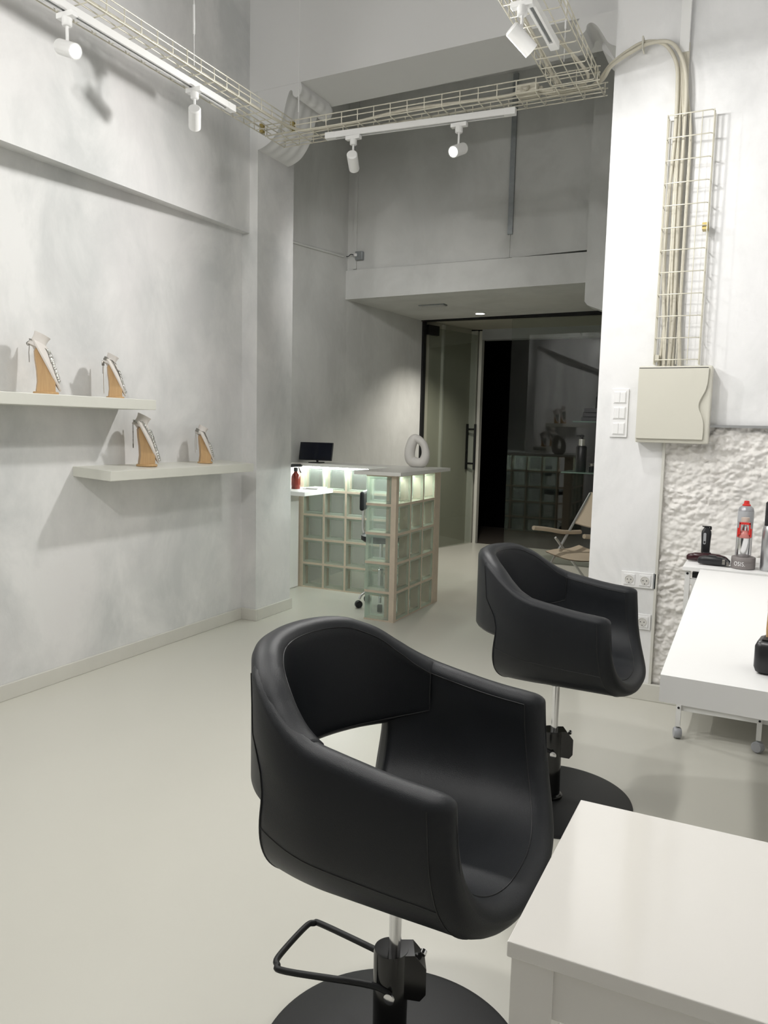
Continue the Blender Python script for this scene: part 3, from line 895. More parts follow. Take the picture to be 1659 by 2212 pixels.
mb.grid(rows, closed=True, close_rows=True)
mb.build('body', 'ceramic', ring, 80)

mo = thing('tablet_monitor', 'black tablet monitor on the left of the counter', 'monitor', (-3.235, 5.36, 1.028), math.radians(8))
mx = Matrix.Translation((0, 0, 0.092)) @ Matrix.Rotation(math.radians(-14), 4, 'X')
MB().box(-0.142, 0.142, -0.007, 0.007, -0.073, 0.073, 0.004, mx).build('housing', 'black_plastic', mo)
MB().box(-0.136, 0.136, -0.0085, -0.0068, -0.067, 0.067, 0, mx).build('screen', 'screen', mo)
MB().box(-0.05, 0.05, -0.04, 0.06, 0.0, 0.008, 0.002).build('stand_foot', 'black_plastic', mo)
MB().tube([(0, 0.03, 0.006), (0, 0.025, 0.06), (0, 0.01, 0.09)], 0.010, 8).build('stand_neck', 'black_plastic', mo)

sp = thing('spray_bottle', 'red-brown spray bottle with black trigger on the desk shelf', 'spray bottle', (-3.330, 5.215, 0.825), math.radians(5))
MB().lathe([(0.034, 0), (0.036, 0.004), (0.036, 0.095), (0.030, 0.112), (0.016, 0.128), (0.014, 0.14)], (0, 0, 0), 24).build('bottle', 'amber', sp, 40)
MB().lathe([(0.0365, 0.03), (0.0365, 0.085)], (0, 0, 0), 24).build('label_band', 'amber', sp)
MB().lathe([(0.015, 0.138), (0.017, 0.14), (0.017, 0.165), (0.012, 0.168)], (0, 0, 0), 18).prism([(-0.045, 0.168), (0.05, 0.176), (0.055, 0.186), (0.03, 0.198), (-0.03, 0.196), (-0.050, 0.182)], -0.012, 0.012, 'y').build('spray_head', 'black_plastic', sp)
MB().tube(smoothpath([(0.024, 0, 0.172), (0.032, 0, 0.150), (0.046, 0, 0.128)], 4), 0.005, 6).build('trigger', 'black_plastic', sp, 50)
for k, (dz, lb) in enumerate(((0.0, 'white paper sheet lowest in the stack on the desk shelf'), (0.008, 'folded white paper on top of the stack on the desk shelf'))):
    tag(MB().box(-3.27+k*0.03, -3.14+k*0.01, 5.22, 5.36, 0.8252+dz, 0.8322+dz).build('paper', 'white_lam'), lb, 'paper', 'papers on the desk shelf')

# stool behind the arm of the desk
st = thing('office_stool', 'black swivel stool with chrome base behind the desk', 'stool', (-2.51, 5.10, 0), 0.3)
MB().lathe([(0.001, 0.49), (0.13, 0.49), (0.15, 0.505), (0.15, 0.535), (0.13, 0.55), (0.001, 0.555)], (0, 0, 0), 28).build('seat', 'leather', st, 40)
MB().lathe([(0.022, 0.10), (0.022, 0.28), (0.014, 0.285), (0.014, 0.49)], (0, 0, 0), 16).build('gas_post', 'chrome', st, 40)
MB().tube(smoothpath([(-0.08, 0.0, 0.495), (-0.135, 0, 0.57), (-0.135, 0, 0.74)], 5), 0.012, 8).build('back_bar', 'chrome', st, 50)
MB().box(-0.150, -0.115, -0.11, 0.11, 0.72, 0.86, 0.015).build('backrest', 'leather', st)
for k in range(5):
    a = 2*PI*k/5+2.35
    c, s = math.cos(a), math.sin(a)
    lg = MB().tube(smoothpath([(0.01*c, 0.01*s, 0.14), (0.07*c, 0.07*s, 0.13), (0.14*c, 0.14*s, 0.10), (0.16*c, 0.16*s, 0.065)], 5), 0.011, 8).build('leg', 'chrome', st, 50)
    w = MB().lathe([(0.001, -0.018), (0.024, -0.018), (0.028, -0.012), (0.028, 0.012), (0.024, 0.018), (0.001, 0.018)], (0.165*c, 0.165*s, 0.028), 16, Matrix.Rotation(a, 3, 'Z') @ Matrix.Rotation(PI/2, 3, 'X')).build('caster', 'black_plastic', lg, 40)

# ================================================================== BACK AREA DETAILS
tag(box('metal_stud', 'steel', -1.985, -1.945, 6.172, 6.192, 2.868, 4.08), 'grey galvanised strip down the upper back wall', 'strip')
tag(box('seam_strip', 'grey_plaster', -1.972, -1.964, 6.182, 6.192, 2.69, 2.868), 'thin raised seam under the galvanised strip', 'strip')
tag(box('seam_strip', 'grey_plaster', -3.375, -3.345, 6.172, 6.192, 2.69, 4.08), 'narrow strip in the upper wall corner on left', 'strip')
tag(MB().tube([(-3.432, 4.75, 2.715), (-3.432, 5.4, 2.745), (-3.432, 6.10, 2.79)], 0.011, 8).build('cable_conduit', 'grey_plaster', smooth=60), 'pale conduit sloping along the grey left wall', 'conduit')
sb = thing('surface_switch', 'small grey surface switch at the upper wall corner', 'switch', (-3.30, 6.17, 2.795))
box('body', 'steel', -0.035, 0.035, -0.04, 0.0, -0.035, 0.035, sb, 0.004)
MB().lathe([(0.014, 0.0), (0.014, 0.02), (0.008, 0.025)], (-0.02, -0.04, 0.005), 12, Matrix.Rotation(PI/2, 3, 'X') @ Matrix.Rotation(-0.7, 3, 'Y')).build('knob', 'switch', sb, 40)
MB().tube(smoothpath([(-0.03, -0.035, 0.0), (-0.07, -0.045, 0.012), (-0.10, -0.035, 0.0), (-0.125, -0.03, 0.0)], 5), 0.0035, 6).build('wire', 'black_plastic', sb, 50)
dl = thing('downlight', 'round lit downlight in the entrance soffit', 'downlight', (-2.60, 7.33, 2.44))
MB().lathe([(0.058, 0.004), (0.058, -0.006), (0.046, -0.008), (0.044, 0.002)], (0, 0, 0), 28).build('bezel', 'white_metal', dl, 40)
MB().lathe([(0.001, -0.004), (0.045, -0.004)], (0, 0, 0), 24).build('lens', 'lens', dl)
ld = bpy.data.lights.new('lamp', 'SPOT'); ld.energy = 110; ld.spot_size = math.radians(120); ld.spot_blend = 0.8; ld.shadow_soft_size = 0.04; ld.color = (1.0, 0.95, 0.85)
lo = bpy.data.objects.new('lamp', ld); COL.objects.link(lo); lo.parent = dl; lo.location = (0, 0, -0.02)
vn = thing('ceiling_vent', 'small grey vent slot in the entrance soffit', 'vent', (-2.84, 6.72, 2.436))
box('frame', 'steel', -0.125, 0.125, -0.045, 0.045, -0.006, 0.006, vn, 0.002)
for k in range(4):
    box('louvre', 'grey_plaster', -0.115, 0.115, -0.034+k*0.021, -0.024+k*0.021, -0.010, -0.005, vn)

# glass shelves with products
gs = thing('glass_shelf', 'lower clear glass shelf on the wall behind right pillar', 'shelf', (-1.26, 6.55, 0.985), 0, 'glass shelves behind the right pillar')
box('pane', 'shelf_glass', -0.26, 0.50, -0.16, 0.16, 0, 0.010, gs)
box('bracket', 'steel', 0.42, 0.50, -0.10, -0.08, -0.02, 0.0, gs)
gs2 = thing('glass_shelf', 'upper clear glass shelf on the wall behind right pillar', 'shelf', (-1.24, 6.60, 1.40), 0, 'glass shelves behind the right pillar')
box('pane', 'shelf_glass', -0.22, 0.48, -0.15, 0.15, 0, 0.010, gs2)
box('bracket', 'steel', 0.42, 0.48, -0.10, -0.08, -0.02, 0.0, gs2)
tag(box('shelf_upright', 'black_metal', -1.285, -1.255, 6.72, 6.735, 0.3, 1.9), 'black upright rail behind the glass shelves', 'rail')
pb = thing('pump_bottle', 'dark pump bottle with silver collar on the lower glass shelf', 'bottle', (-1.385, 6.50, 0.9955))
MB().lathe([(0.040, 0), (0.043, 0.004), (0.043, 0.20), (0.036, 0.212), (0.022, 0.215)], (0, 0, 0), 24).build('body', 'black_plastic', pb, 40)
MB().lathe([(0.024, 0.214), (0.024, 0.268), (0.018, 0.272)], (0, 0, 0), 20).build('collar', 'silver', pb, 40)
MB().lathe([(0.008, 0.27), (0.008, 0.283), (0.018, 0.284), (0.018, 0.300), (0.010, 0.304)], (0, 0, 0), 16).tube([(0, 0, 0.295), (-0.045, -0.01, 0.293)], 0.005, 6).build('pump', 'black_plastic', pb, 40)
for k, (x, h, lb) in enumerate(((-1.30, 0.07, 'small black jar beside the pump bottle'), (-1.25, 0.09, 'second small black jar behind the pump bottle'))):
    j = thing('small_jar', lb, 'jar', (x, 6.53+0.02*k, 0.9955), 0, 'small jars on the glass shelf')
    MB().lathe([(0.022, 0), (0.024, 0.003), (0.024, h*0.65), (0.021, h*0.7)], (0, 0, 0), 18).build('body', 'black_plastic', j, 40)
    MB().lathe([(0.023, h*0.7), (0.023, h), (0.001, h)], (0, 0, 0), 18).build('lid', 'dark_silver', j, 40)
for k, (w, c, lb) in enumerate(((0.20, 'black_plastic', 'dark box lowest on the upper glass shelf'), (0.18, 'black_plastic', 'dark box in the middle on the upper glass shelf'), (0.17, 'black_plastic', 'dark box topmost on the upper glass shelf'))):
    tag(box('product_box', c, -1.40+0.01*k, -1.40+w, 6.50, 6.64, 1.4105+0.035*k, 1.444+0.035*k, bev=0.002), lb, 'box', 'boxes on the glass shelf')
bt = thing('slim_bottle', 'slim dark bottle on the boxes of the upper glass shelf', 'bottle', (-1.285, 6.57, 1.516))
MB().lathe([(0.018, 0), (0.018, 0.09), (0.010, 0.10)], (0, 0, 0), 16).build('body', 'black_plastic', bt, 40)
MB().lathe([(0.011, 0.1), (0.011, 0.13), (0.001, 0.13)], (0, 0, 0), 16).build('cap', 'black_plastic', bt, 40)

# folding sling chair
fc = thing('sling_chair', 'beige canvas sling chair with metal frame by the glass', 'chair', (-1.27, 6.40, 0), math.radians(60))
def sling(pts, y0, y1, name, sag=0.0):
    mb = MB()
    path = smoothpath([(x, 0, z) for x, z in pts], 6)
    rows = []
    for p in path:
        rows.append([Vector((p.x, y0+(y1-y0)*k/8, p.z-sag*math.sin(PI*k/8))) for k in range(9)])
    top = rows
    bot = [[v+Vector((0.004, 0, -0.008)) for v in r] for r in rows]
    mb.grid([a+b[::-1] for a, b in zip(top, bot)], closed=True)
    return mb.build(name, 'canvas', fc, 60)
ry = math.radians
# the chair faces -x (towards the desk); width along y
mb = MB()
for y in (-0.27, 0.27):
    mb.tube([(-0.31, y, 0.0), (0.30, y, 0.80)], 0.011, 8)
    mb.tube([(0.34, y, 0.0), (-0.10, y, 0.44)], 0.011, 8)
mb.build('frame', 'alu', fc, 50)
for y in (-0.27, 0.27):
    MB().tube(smoothpath([(-0.36, y, 0.535), (-0.20, y, 0.515), (0.0, y, 0.48), (0.20, y, 0.47)], 6), 0.018, 8).build('armrest', 'canvas', fc, 60)
sling([(0.115, 0.555), (0.20, 0.66), (0.305, 0.81)], -0.27, 0.27, 'back_sling', 0.02)
sling([(-0.22, 0.335), (-0.10, 0.345), (0.05, 0.34), (0.18, 0.36)], -0.26, 0.26, 'seat_sling', 0.03)

# ================================================================== SALON CHAIRS
AE, BE = 0.292, 0.300        # plan half-axes of the tub
TH = 0.060                   # wall thickness
def rim(x):
    """height of the crest of the top edge along the chair"""
    pts = [(0.22, 0.750), (0.18, 0.757), (0.12, 0.763), (0.05, 0.774), (-0.04, 0.791), (-0.09, 0.812), (-0.14, 0.842), (-0.18, 0.870), (-0.22, 0.890), (-0.25, 0.902), (-0.285, 0.908), (-0.33, 0.910)]
    if x >= pts[0][0]: return pts[0][1]
    for i in range(len(pts)-1):
        (a, za), (b, zb) = pts[i], pts[i+1]
        if x >= b:
            p0 = pts[max(i-1, 0)][1]; p3 = pts[min(i+2, len(pts)-1)][1]
            t = (a-x)/(a-b)
            return 0.5*((2*za)+(zb-p0)*t+(2*p0-5*za+4*zb-p3)*t*t+(3*za-p0-3*zb+p3)*t**3)
    return pts[-1][1]
def warp(x, ae):
    return math.sqrt(max(0.0, 1-(min(x, 0.0)/ae)**2))
def sg(v, p):
    return math.copysign(abs(v)**p, v)
CREST = 0.020
def seat_point(phi, q, inner):
    """phi -90..90 across the U section, q 0..1 from back to front"""
    s, c = math.sin(phi), max(0.0, math.cos(phi))
    if inner:
        w = BE-TH
        yy = w*sg(s, 0.74); hh = 1-c**0.62; zlow = 0.513
    else:
        w = BE
        yy = w*sg(s, 0.58); hh = 1-c**0.46; zlow = 0.470
    e = abs(yy)/w
    low = max(0.0, 1-e**2.2)
    k = max(0.0, min(1.0, (hh-0.58)/0.22)); k = k*k*(3-2*k)
    if inner:
        xf = 0.183+0.025*(1-hh)**1.5+0.045*low
        xb = -0.095-0.034*e**2
        ae = 0.325
    else:
        xf = 0.183+0.030*(1-hh)**1.5+0.045*low
        xb = -0.110-0.042*e**1.5-0.040*e**2*max(0.0, 1-hh/0.5)
        ae = 0.345+0.06*max(0.0, 1-hh/0.4)
    xb = xb+(-0.215-xb)*k**1.3
    x = xb+(xf-xb)*q
    zt = rim(x)-CREST
    if inner: z0 = zlow+0.012*(1-q)-0.006*q**4
    else: z0 = zlow-0.004*max(0.0, 1-q/0.4)
    y = yy*warp(x, ae)
    if not inner: k = max(0.0, min(1.0, (hh-0.40)/0.30)); k = k*k*(3-2*k)
    if x < 0 and k > 0:
        if inner: e2 = (yy+math.copysign(0.004*min(1.0, -x/0.04), yy))*warp(x, AE-TH+0.004)
        else: e2 = (yy+math.copysign(0.0015*min(1.0, -x/0.04), yy))*warp(x, AE+0.0015)
        y = y+(e2-y)*k
    return Vector((x, y, z0+(zt-z0)*hh))
def front_rim_path(n=48):
    return [(seat_point(math.radians(-90+180*k/n), 1.0, True), seat_point(math.radians(-90+180*k/n), 1.0, False)) for k in range(n+1)]
def arc_over(a, b, n=5):
    """rounded crest from a to b"""
    return [a.lerp(b, 0.5-0.5*math.cos(PI*k/(n+1)))+Vector((0, 0, CREST*math.sin(PI*k/(n+1)))) for k in range(1, n+1)]
def make_salon_chair():
    t = thing('salon_chair', 'black leather salon chair nearest the viewer in the foreground', 'salon chair', (-0.622, 1.370, 0), 0, 'black salon chairs')
    NP, NQ = 60, 28
    def base_loop(q):
        O = [seat_point(math.radians(-90+180*k/NP), q, False) for k in range(NP+1)]
        I = [seat_point(math.radians(-90+180*k/NP), q, True) for k in range(NP+1)]
        return O+arc_over(O[-1], I[-1])+I[::-1]+arc_over(I[0], O[0]), O, I
    def loop(q, grow=0.0, dx=0.0):
        L, O, I = base_loop(q)
        if grow == 0.0 and dx == 0.0: return L
        n = len(L); out = []
        for k, p in enumerate(L):
            if k <= NP: m = (O[k]+I[k])/2
            elif k <= NP+5: m = (O[-1]+I[-1])/2
            elif k <= 2*NP+6: j = 2*NP+6-k; m = (O[j]+I[j])/2
            else: m = (O[0]+I[0])/2
            out.append(p.lerp(m, grow)+Vector((dx, 0, 0)))
        return out
    mb = MB()
    rows = [loop(0.0, g, dx) for g, dx in ((0.95, -0.012), (0.6, -0.010), (0.25, -0.004))]
    rows += [loop(i/NQ) for i in range(NQ+1)]
    rows += [loop(1.0, g, dx) for g, dx in ((0.05, 0.011), (0.15, 0.021), (0.30, 0.029), (0.50, 0.035), (0.75, 0.038), (0.97, 0.039))]
    V = mb.grid(rows, closed=True)
    mb._f(V[0]); mb._f(V[-1][::-1])
    mb.build('seat_shell', 'leather', t, 80)
    # back band
    mb = MB()
    rows, top_in, bot_in, end_in = [], [], [], []
    A0 = math.radians(99)
    NB = 80
    P = 0.0006
    for i in range(NB+1):
        th = A0+(2*PI-2*A0)*i/NB
        c, s = math.cos(th), math.sin(th)
        u = abs(i/NB-0.5)*2           # 1 at the ends
        zt = rim(AE*c)-CREST-0.002*max(0.0, min(1.0, (u-0.45)/0.1))
        zb = 0.648+0.038*u**3
        lean = 0.0
        r = []
        H = 12
        for k in range(H+1):
            f = k/H
            zo = zb-0.012*max(0.0, min(1.0, (u-0.45)/0.3)); g = 0.0
            tuck = 0.002*max(0.0, min(1.0, (u-0.35)/0.2))
            r.append(Vector(((AE+P+g-tuck)*c-lean*f, (BE+P+g-tuck)*s, zo+(zt-zo)*f)))
        I = [Vector(((AE-TH-P)*c-lean*(k/H), (BE-TH-P)*s, zb+(zt-zb)*k/H)) for k in range(H+1)]
        r += arc_over(r[-1], I[-1])
        r += I[::-1]
        o0 = r[0]; i0 = I[0]
        r += [i0.lerp(o0, 0.5-0.5*math.cos(PI*k/5))-Vector((0, 0, 0.016*math.sin(PI*k/5))) for k in range(1, 5)]
        top_in.append(I[-1]+Vector((0, 0, 0.001)))
        bot_in.append(I[0]+Vector((0, 0, -0.001)))
        if i in (0, NB): end_in.append([p for p in I])
        rows.append(r)
    V = mb.grid(rows, closed=True)
    mb._f(V[0]); mb._f(V[-1][::-1])
    mb.build('backrest', 'leather', t, 80)
    # piping and seams
    pp = MB()
    fr = front_rim_path()
    pp.tube([b+Vector((0.001, 0, 0)) for a, b in fr if b.z > 0.47 and b.y < 0], 0.0012, 6)
    pp.tube([b+Vector((0.001, 0, 0)) for a, b in fr if b.z > 0.47 and b.y > 0], 0.0012, 6)
    pp.tube([a+Vector((0.001, 0, 0.0005)) for a, b in fr], 0.0012, 6)
    for s in (-1, 1):
        pp.tube([seat_point(s*math.radians(69), q/20, False) for q in range(0, 21)], 0.0012, 6)
        pp.tube([seat_point(s*PI/2, q/20, True)+Vector((0, 0, 0.001)) for q in range(5, 21)], 0.0012, 6)
        seam = []
        for k in range(25):
            f = k/24
            th = math.radians(178-58*f**0.8)
            x = (AE+P)*math.cos(th); z0 = 0.66; z1 = rim(x)-CREST*0.6
            z = z1+(z0-z1)*f**1.3
            seam.append(Vector((x, s*(BE+P)*math.sin(th), z)))
        edge = [seat_point(s*math.radians(90-d), 0.0, False) for d in range(0, 75, 3)]
        pp.tube(edge, 0.0016, 6)
    pp.tube(top_in, 0.0013, 6)
    pp.tube(bot_in, 0.0016, 6)
    for e in end_in: pp.tube(e, 0.0013, 6)
    pp.build('piping', 'piping', t, 60)
    # pedestal
    MB().lathe([(0.001, 0.474), (0.070, 0.474), (0.072, 0.466), (0.030, 0.455), (0.030, 0.430), (0.001, 0.430)], (0, 0, 0), 28).build('seat_plate', 'black_metal', t, 40)
    MB().lathe([(0.0128, 0.20), (0.0128, 0.44)], (0, 0, 0), 24).build('piston', 'chrome', t, 60)
    MB().lathe([(0.046, 0.010), (0.046, 0.022), (0.042, 0.026), (0.0365, 0.028), (0.0355, 0.10), (0.0365, 0.256), (0.035, 0.263), (0.014, 0.263)], (-0.006, -0.004, 0), 40).build('pump_cylinder', 'black_gloss', t, 40)
    mb = MB()
    mb.prism([(0.0, 0.172), (0.058, 0.162), (0.070, 0.176), (0.070, 0.232), (0.046, 0.262), (0.0, 0.262)], -0.026, 0.026, 'y')
    br = mb.build('pump_bracket', 'black_gloss', t)
    br.rotation_euler = (0, 0, math.radians(28))
    br.location = (-0.006, -0.002, 0)
    MB().tube(smoothpath([(0.012, -0.042, 0.186), (-0.03, -0.044, 0.198), (-0.205, -0.092, 0.199), (-0.232, -0.084, 0.199), (-0.244, -0.060, 0.200), (-0.244, 0.044, 0.203), (-0.234, 0.066, 0.203), (-0.208, 0.070, 0.203), (-0.02, 0.040, 0.206), (0.012, 0.034, 0.206)], 6), 0.0068, 10).build('pump_lever', 'black_metal', t, 60)
    MB().lathe([(0.009, 0), (0.0115, 0.002), (0.0115, 0.006), (0.005, 0.008), (0.001, 0.008)], (0.012, -0.045, 0.186), 16, Matrix.Rotation(PI/2, 3, 'X')).build('bolt', 'chrome', t, 40)
    MB().lathe([(0.006, 0), (0.007, 0.002), (0.007, 0.010), (0.001, 0.012)], (0.050, 0.028, 0.246), 12, Matrix.Rotation(-PI/2+0.4, 3, 'X')).build('bolt', 'chrome', t, 40)
    MB().lathe([(0.004, 0), (0.004, 0.002), (0.0001, 0.0025)], (-0.014, 0.018, 0.2625), 12).build('screw', 'chrome', t, 40)
    MB().lathe([(0.283, 0.0), (0.285, 0.003), (0.283, 0.008), (0.27, 0.0105), (0.05, 0.013), (0.001, 0.013)], (0, 0, 0), 96).build('floor_disc', 'black_metal', t, 40)
    return t
ch1 = make_salon_chair()
ch2 = dup(ch1, (-0.625, 2.712, 0), None, 'black leather salon chair farther back by the right pillar')

# ================================================================== STYLING TABLES
ft = thing('styling_table', 'matt white thick console top beside the farther chair', 'table', (0.26, 2.715, 0.0), 0)
def rot_far(x):
    return x
MB().prism([(-0.4536, -0.819), (0.485, -0.868), (0.485, 0.685), (-0.486, 0.773)], 0.700, 0.765).build('tabletop', 'white_lam', ft)
MB().box(0.40, 0.485, -0.70, 0.60, 0.0, 0.700).build('pedestal', 'white_lam', ft)
nt_ = thing('styling_table', 'glossy white table at the lower right corner', 'table', (-0.230, 0.815, 0.0), 0)
box('tabletop', 'gloss_white', 0, 0.92, 0, 0.388, 0.731, 0.750, nt_, 0.0015)
box('apron', 'gloss_white', 0.050, 0.87, 0.012, 0.030, 0.664, 0.7305, nt_, 0.001)
box('apron', 'gloss_white', 0.050, 0.87, 0.355, 0.373, 0.664, 0.7305, nt_, 0.001)
for (x, y) in ((0.004, 0.006), (0.865, 0.006), (0.004, 0.332), (0.865, 0.332)):
    box('leg', 'gloss_white', x, x+0.049, y, y+0.049, 0, 0.7305, nt_, 0.001)
bx = thing('tool_caddy', 'rounded black tool caddy at the right edge of the matt console', 'caddy', (0.0595, 2.050, 0.765), math.radians(-8))
MB().box(-0.055, 0.055, -0.045, 0.045, 0.0, 0.082, 0.016).build('body', 'black_plastic', bx, 60)
MB().box(-0.040, 0.04, -0.032, 0.032, 0.0815, 0.0835, 0.0).build('lid_recess', 'piping', bx)
brsh = thing('wooden_brush', 'wooden brush handle standing in the black caddy', 'brush', (0.0295, 2.057, 0.8485), 0)
MB().lathe([(0.006, 0.0), (0.007, 0.02), (0.006, 0.06), (0.008, 0.09), (0.001, 0.095)], (0, 0, 0), 14).build('handle', 'wood', brsh, 50)

# ================================================================== TROLLEY
tr = thing('trolley', 'white metal trolley on grey casters behind the matt console', 'trolley', (-0.12, 3.77, 0))
box('shelf_top', 'white_lam', -0.178, 0.36, -0.245, 0.205, 0.748, 0.765, tr, 0.001)
box('lower_shelf', 'white_metal', -0.16, 0.34, -0.22, 0.19, 0.148, 0.160, tr)
box('rail', 'white_metal', -0.155, 0.33, -0.232, -0.212, 0.690, 0.712, tr)
box('rail', 'white_metal', -0.155, 0.33, -0.212, -0.196, 0.122, 0.150, tr)
box('dark_tray', 'black_plastic', -0.14, 0.32, -0.215, 0.18, 0.715, 0.738, tr)
for (x, y) in ((-0.158, -0.222), (0.162, -0.222), (-0.158, 0.18), (0.162, 0.18)):
    lg = box('post', 'white_metal', x-0.010, x+0.010, y-0.012, y+0.012, 0.055, 0.748, tr)
    for z in (0.735, 0.140):
        MB().lathe([(0.005, 0), (0.005, 0.002), (0.0001, 0.002)], (x, y-0.0122, z), 12, Matrix.Rotation(PI/2, 3, 'X')).build('screw', 'black_plastic', lg)
    a = 0.3 if x < 0 else 1.1
    mx = Matrix.Rotation(a, 3, 'Z') @ Matrix.Rotation(PI/2, 3, 'Y')
    wh = MB()
    wh.lathe([(0.001, -0.016), (0.020, -0.016), (0.024, -0.011), (0.024, 0.011), (0.020, 0.016), (0.001, 0.016)], (x, y, 0.0245), 24, mx)
    wh.build('caster', 'caster', tr, 40)
    MB().tube([(x, y, 0.045), (x, y, 0.060)], 0.006, 8).build('caster_stem', 'steel', tr, 50)

TZ2 = 0.7655
# products on the trolley
jr = thing('styling_jar', 'round taupe jar lettered OSIS under the silver dispenser', 'jar', (-0.067, 3.62, TZ2))
MB().lathe([(0.044, 0), (0.0475, 0.003), (0.0475, 0.030), (0.047, 0.0305), (0.0475, 0.031), (0.0475, 0.047), (0.045, 0.050), (0.001, 0.050)], (0, 0, 0), 40).build('body', 'jar', jr, 40)
def wrap_text(txt, size, r, zc, ang0, name, m, parent):
    cu = bpy.data.curves.new(name, 'FONT')
    cu.body = txt; cu.size = size; cu.align_x = 'CENTER'; cu.align_y = 'CENTER'
    cu.extrude = 0.0003; cu.space_character = 1.08
    tmp = bpy.data.objects.new('tmp_text', cu)
    COL.objects.link(tmp)
    dg = bpy.context.evaluated_depsgraph_get()
    me = bpy.data.meshes.new_from_object(tmp.evaluated_get(dg))
    bpy.data.objects.remove(tmp)
    bm = bmesh.new(); bm.from_mesh(me)
    bmesh.ops.subdivide_edges(bm, edges=[e for e in bm.edges if e.calc_length() > size*0.2], cuts=2)
    for v in bm.verts:
        a = ang0+v.co.x*0.78/r
        rr = r+0.0004+v.co.z
        v.co = Vector((math.cos(a)*rr, math.sin(a)*rr, zc+v.co.y))
    bm.to_mesh(me); bm.free()
    me.materials.clear(); me.materials.append(M[m])
    o = bpy.data.objects.new(name, me)
    COL.objects.link(o); o.parent = parent
    return o
wrap_text('OSIS.', 0.0255, 0.0475, 0.0225, -PI/2-0.30, 'lettering', 'switch', jr)
sd = thing('serum_dispenser', 'silver serum dispenser with red clip standing on the taupe jar', 'dispenser', (-0.070, 3.625, TZ2+0.0505))
MB().lathe([(0.026, 0), (0.0275, 0.003), (0.0275, 0.080), (0.0265, 0.0805)], (0, 0, 0), 32).build('bottle', 'chrome', sd, 40)
MB().lathe([(0.0265, 0.0805), (0.0275, 0.084), (0.0265, 0.100), (0.020, 0.108), (0.017, 0.112)], (0, 0, 0), 32).build('shoulder', 'clear_red', sd, 40)
MB().lathe([(0.0145, 0.090), (0.0145, 0.130), (0.010, 0.134), (0.010, 0.142), (0.016, 0.142), (0.016, 0.162), (0.001, 0.163)], (0, 0, 0), 24).build('pump', 'chrome', sd, 40)
rc = MB()
for sx in (-1, 1):
    rc.box(sx*0.019-0.003, sx*0.019+0.003, -0.027, -0.019, 0.095, 0.146, 0.001)
    rc.box(sx*0.025-0.003, sx*0.025+0.003, -0.024, -0.014, 0.085, 0.122, 0.001)
rc.box(-0.022, 0.022, -0.027, -0.019, 0.138, 0.147, 0.001)
rc.build('clip', 'red', sd)
MB().lathe([(0.0165, 0.147), (0.0165, 0.166), (0.001, 0.166)], (0, 0, 0), 20).build('nozzle', 'beige_pl', sd, 40)
sc_ = thing('spray_can', 'tall grey spray can with red nozzle behind the dispenser', 'spray can', (-0.072, 3.735, TZ2))
MB().lathe([(0.030, 0), (0.032, 0.003), (0.032, 0.235), (0.029, 0.248), (0.020, 0.256), (0.016, 0.258)], (0, 0, 0), 32).build('body', 'can_grey', sc_, 40)
MB().lathe([(0.0322, 0.19), (0.0325, 0.192), (0.0325, 0.232), (0.0322, 0.234)], (0, 0, 0), 32).build('label_band', 'grey_plastic', sc_, 40)
MB().lathe([(0.017, 0.256), (0.017, 0.262), (0.012, 0.266), (0.010, 0.279), (0.001, 0.280)], (0, 0, 0), 20).build('nozzle', 'red', sc_, 40)
ac = thing('silver_can', 'silver spray can with black cap at the right edge of trolley', 'spray can', (0.030, 3.62, TZ2))
MB().lathe([(0.031, 0), (0.033, 0.003), (0.033, 0.165), (0.030, 0.182), (0.026, 0.190)], (0, 0, 0), 32).build('body', 'alu', ac, 40)
MB().lathe([(0.027, 0.189), (0.027, 0.232), (0.0265, 0.233), (0.0265, 0.2345), (0.027, 0.2355), (0.027, 0.284), (0.022, 0.290), (0.001, 0.290)], (0, 0, 0), 32).build('cap', 'black_plastic', ac, 40)
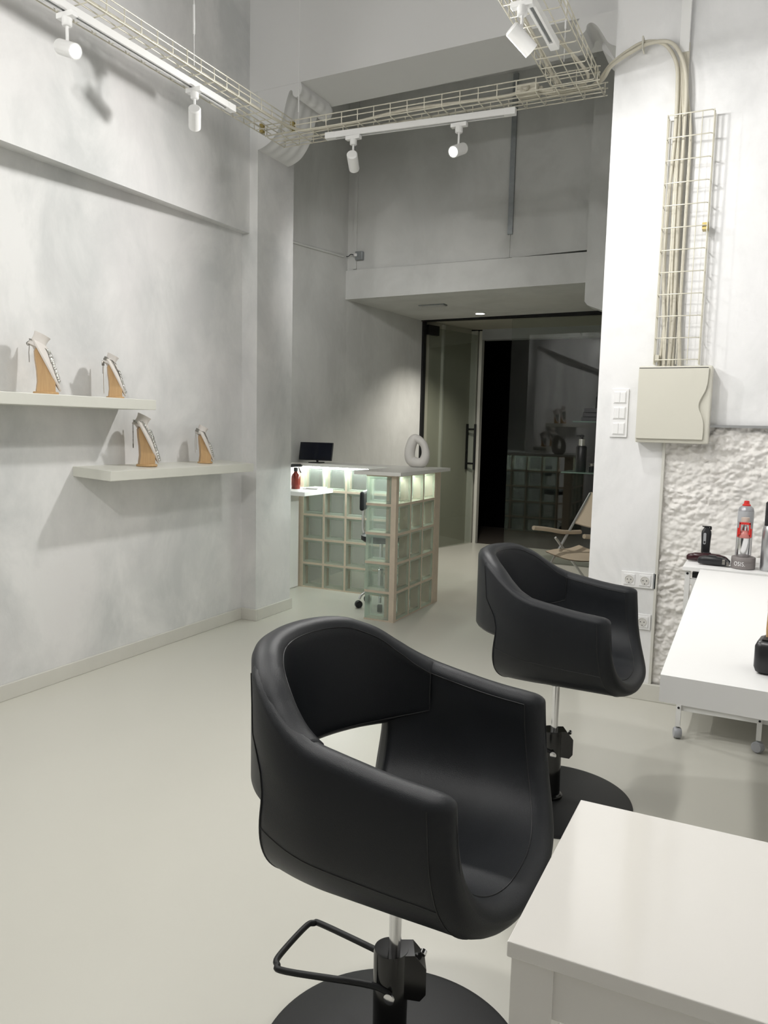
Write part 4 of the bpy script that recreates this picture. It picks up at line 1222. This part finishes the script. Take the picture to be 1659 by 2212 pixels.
# hair trimmer, standing
tm = thing('hair_trimmer', 'black hair trimmer standing upright on the trolley', 'trimmer', (-0.229, 3.79, TZ2), 0.15)
def rsect(w, d, n=20, p=0.6):
    return [(w*sg(math.cos(2*PI*k/n), p), d*sg(math.sin(2*PI*k/n), p)) for k in range(n)]
rows = []
for z, w, d in ((0.0, 0.017, 0.015), (0.004, 0.0185, 0.0165), (0.05, 0.0185, 0.017), (0.085, 0.0195, 0.0175), (0.115, 0.0215, 0.0165), (0.128, 0.020, 0.0135), (0.140, 0.012, 0.010), (0.147, 0.010, 0.008)):
    rows.append([Vector((x, y, z)) for x, y in rsect(w, d)])
mb = MB(); V = mb.grid(rows, closed=True); mb._f(V[0][::-1]); mb._f(V[-1])
mb.build('body', 'black_plastic', tm, 50)
MB().box(-0.019, 0.019, -0.012, 0.006, 0.147, 0.151, 0.001).box(0.012, 0.021, -0.004, 0.004, 0.134, 0.147, 0.001).build('blade', 'black_metal', tm)
MB().prism([(-0.0045+0.006*math.cos(a*PI/8)-0.003, 0.095+(0.020 if math.sin(a*PI/8) > 0 else -0.020)+0.006*math.sin(a*PI/8)) for a in range(16)], -0.0195, -0.0165, 'y').build('switch_plate', 'grey_plastic', tm)
MB().lathe([(0.0042, 0), (0.0042, 0.002), (0.0001, 0.002)], (-0.0075, -0.0193, 0.080), 16, Matrix.Rotation(PI/2, 3, 'X')).build('button', 'black_plastic', tm, 40)
def clipper(name, label, loc, rz, m, head, L=0.155, ry_=0.0):
    t = thing(name, label, 'hair clipper', loc, rz)
    rows = []
    for f, w, h, zc in ((0.0, 0.006, 0.008, 0.016), (0.04, 0.014, 0.014, 0.018), (0.2, 0.020, 0.0185, 0.0215), (0.5, 0.0215, 0.020, 0.0215), (0.75, 0.0205, 0.0185, 0.0205), (0.9, 0.0195, 0.0145, 0.0175), (0.96, 0.018, 0.011, 0.015)):
        rows.append([Vector((-L/2+L*f, x, zc+z)) for x, z in rsect(w, h, 18, 0.75)])
    mb = MB(); V = mb.grid(rows, closed=True); mb._f(V[0][::-1]); mb._f(V[-1])
    mb.build('body', m, t, 50)
    MB().prism([(L*0.44, 0.004), (L*0.52, 0.007), (L*0.53, 0.012), (L*0.44, 0.026)], -0.019, 0.019, 'y').build('blade', head, t)
    MB().box(-0.02, 0.012, -0.008, 0.008, 0.0395, 0.0435, 0.002).build('slider', 'black_plastic', t)
    MB().box(L*0.30, L*0.40, -0.0205, -0.017, 0.010, 0.032, 0.002).build('lever', head, t)
    return t
clipper('hair_clipper', 'dark red and black hair clipper lying behind the other', (-0.212, 3.70, TZ2), math.radians(176-180+8), 'maroon', 'black_metal', 0.175)
clipper('hair_clipper', 'black hair clipper with grey head lying in front', (-0.185, 3.625, TZ2), math.radians(-4), 'black_plastic', 'dark_silver', 0.125)
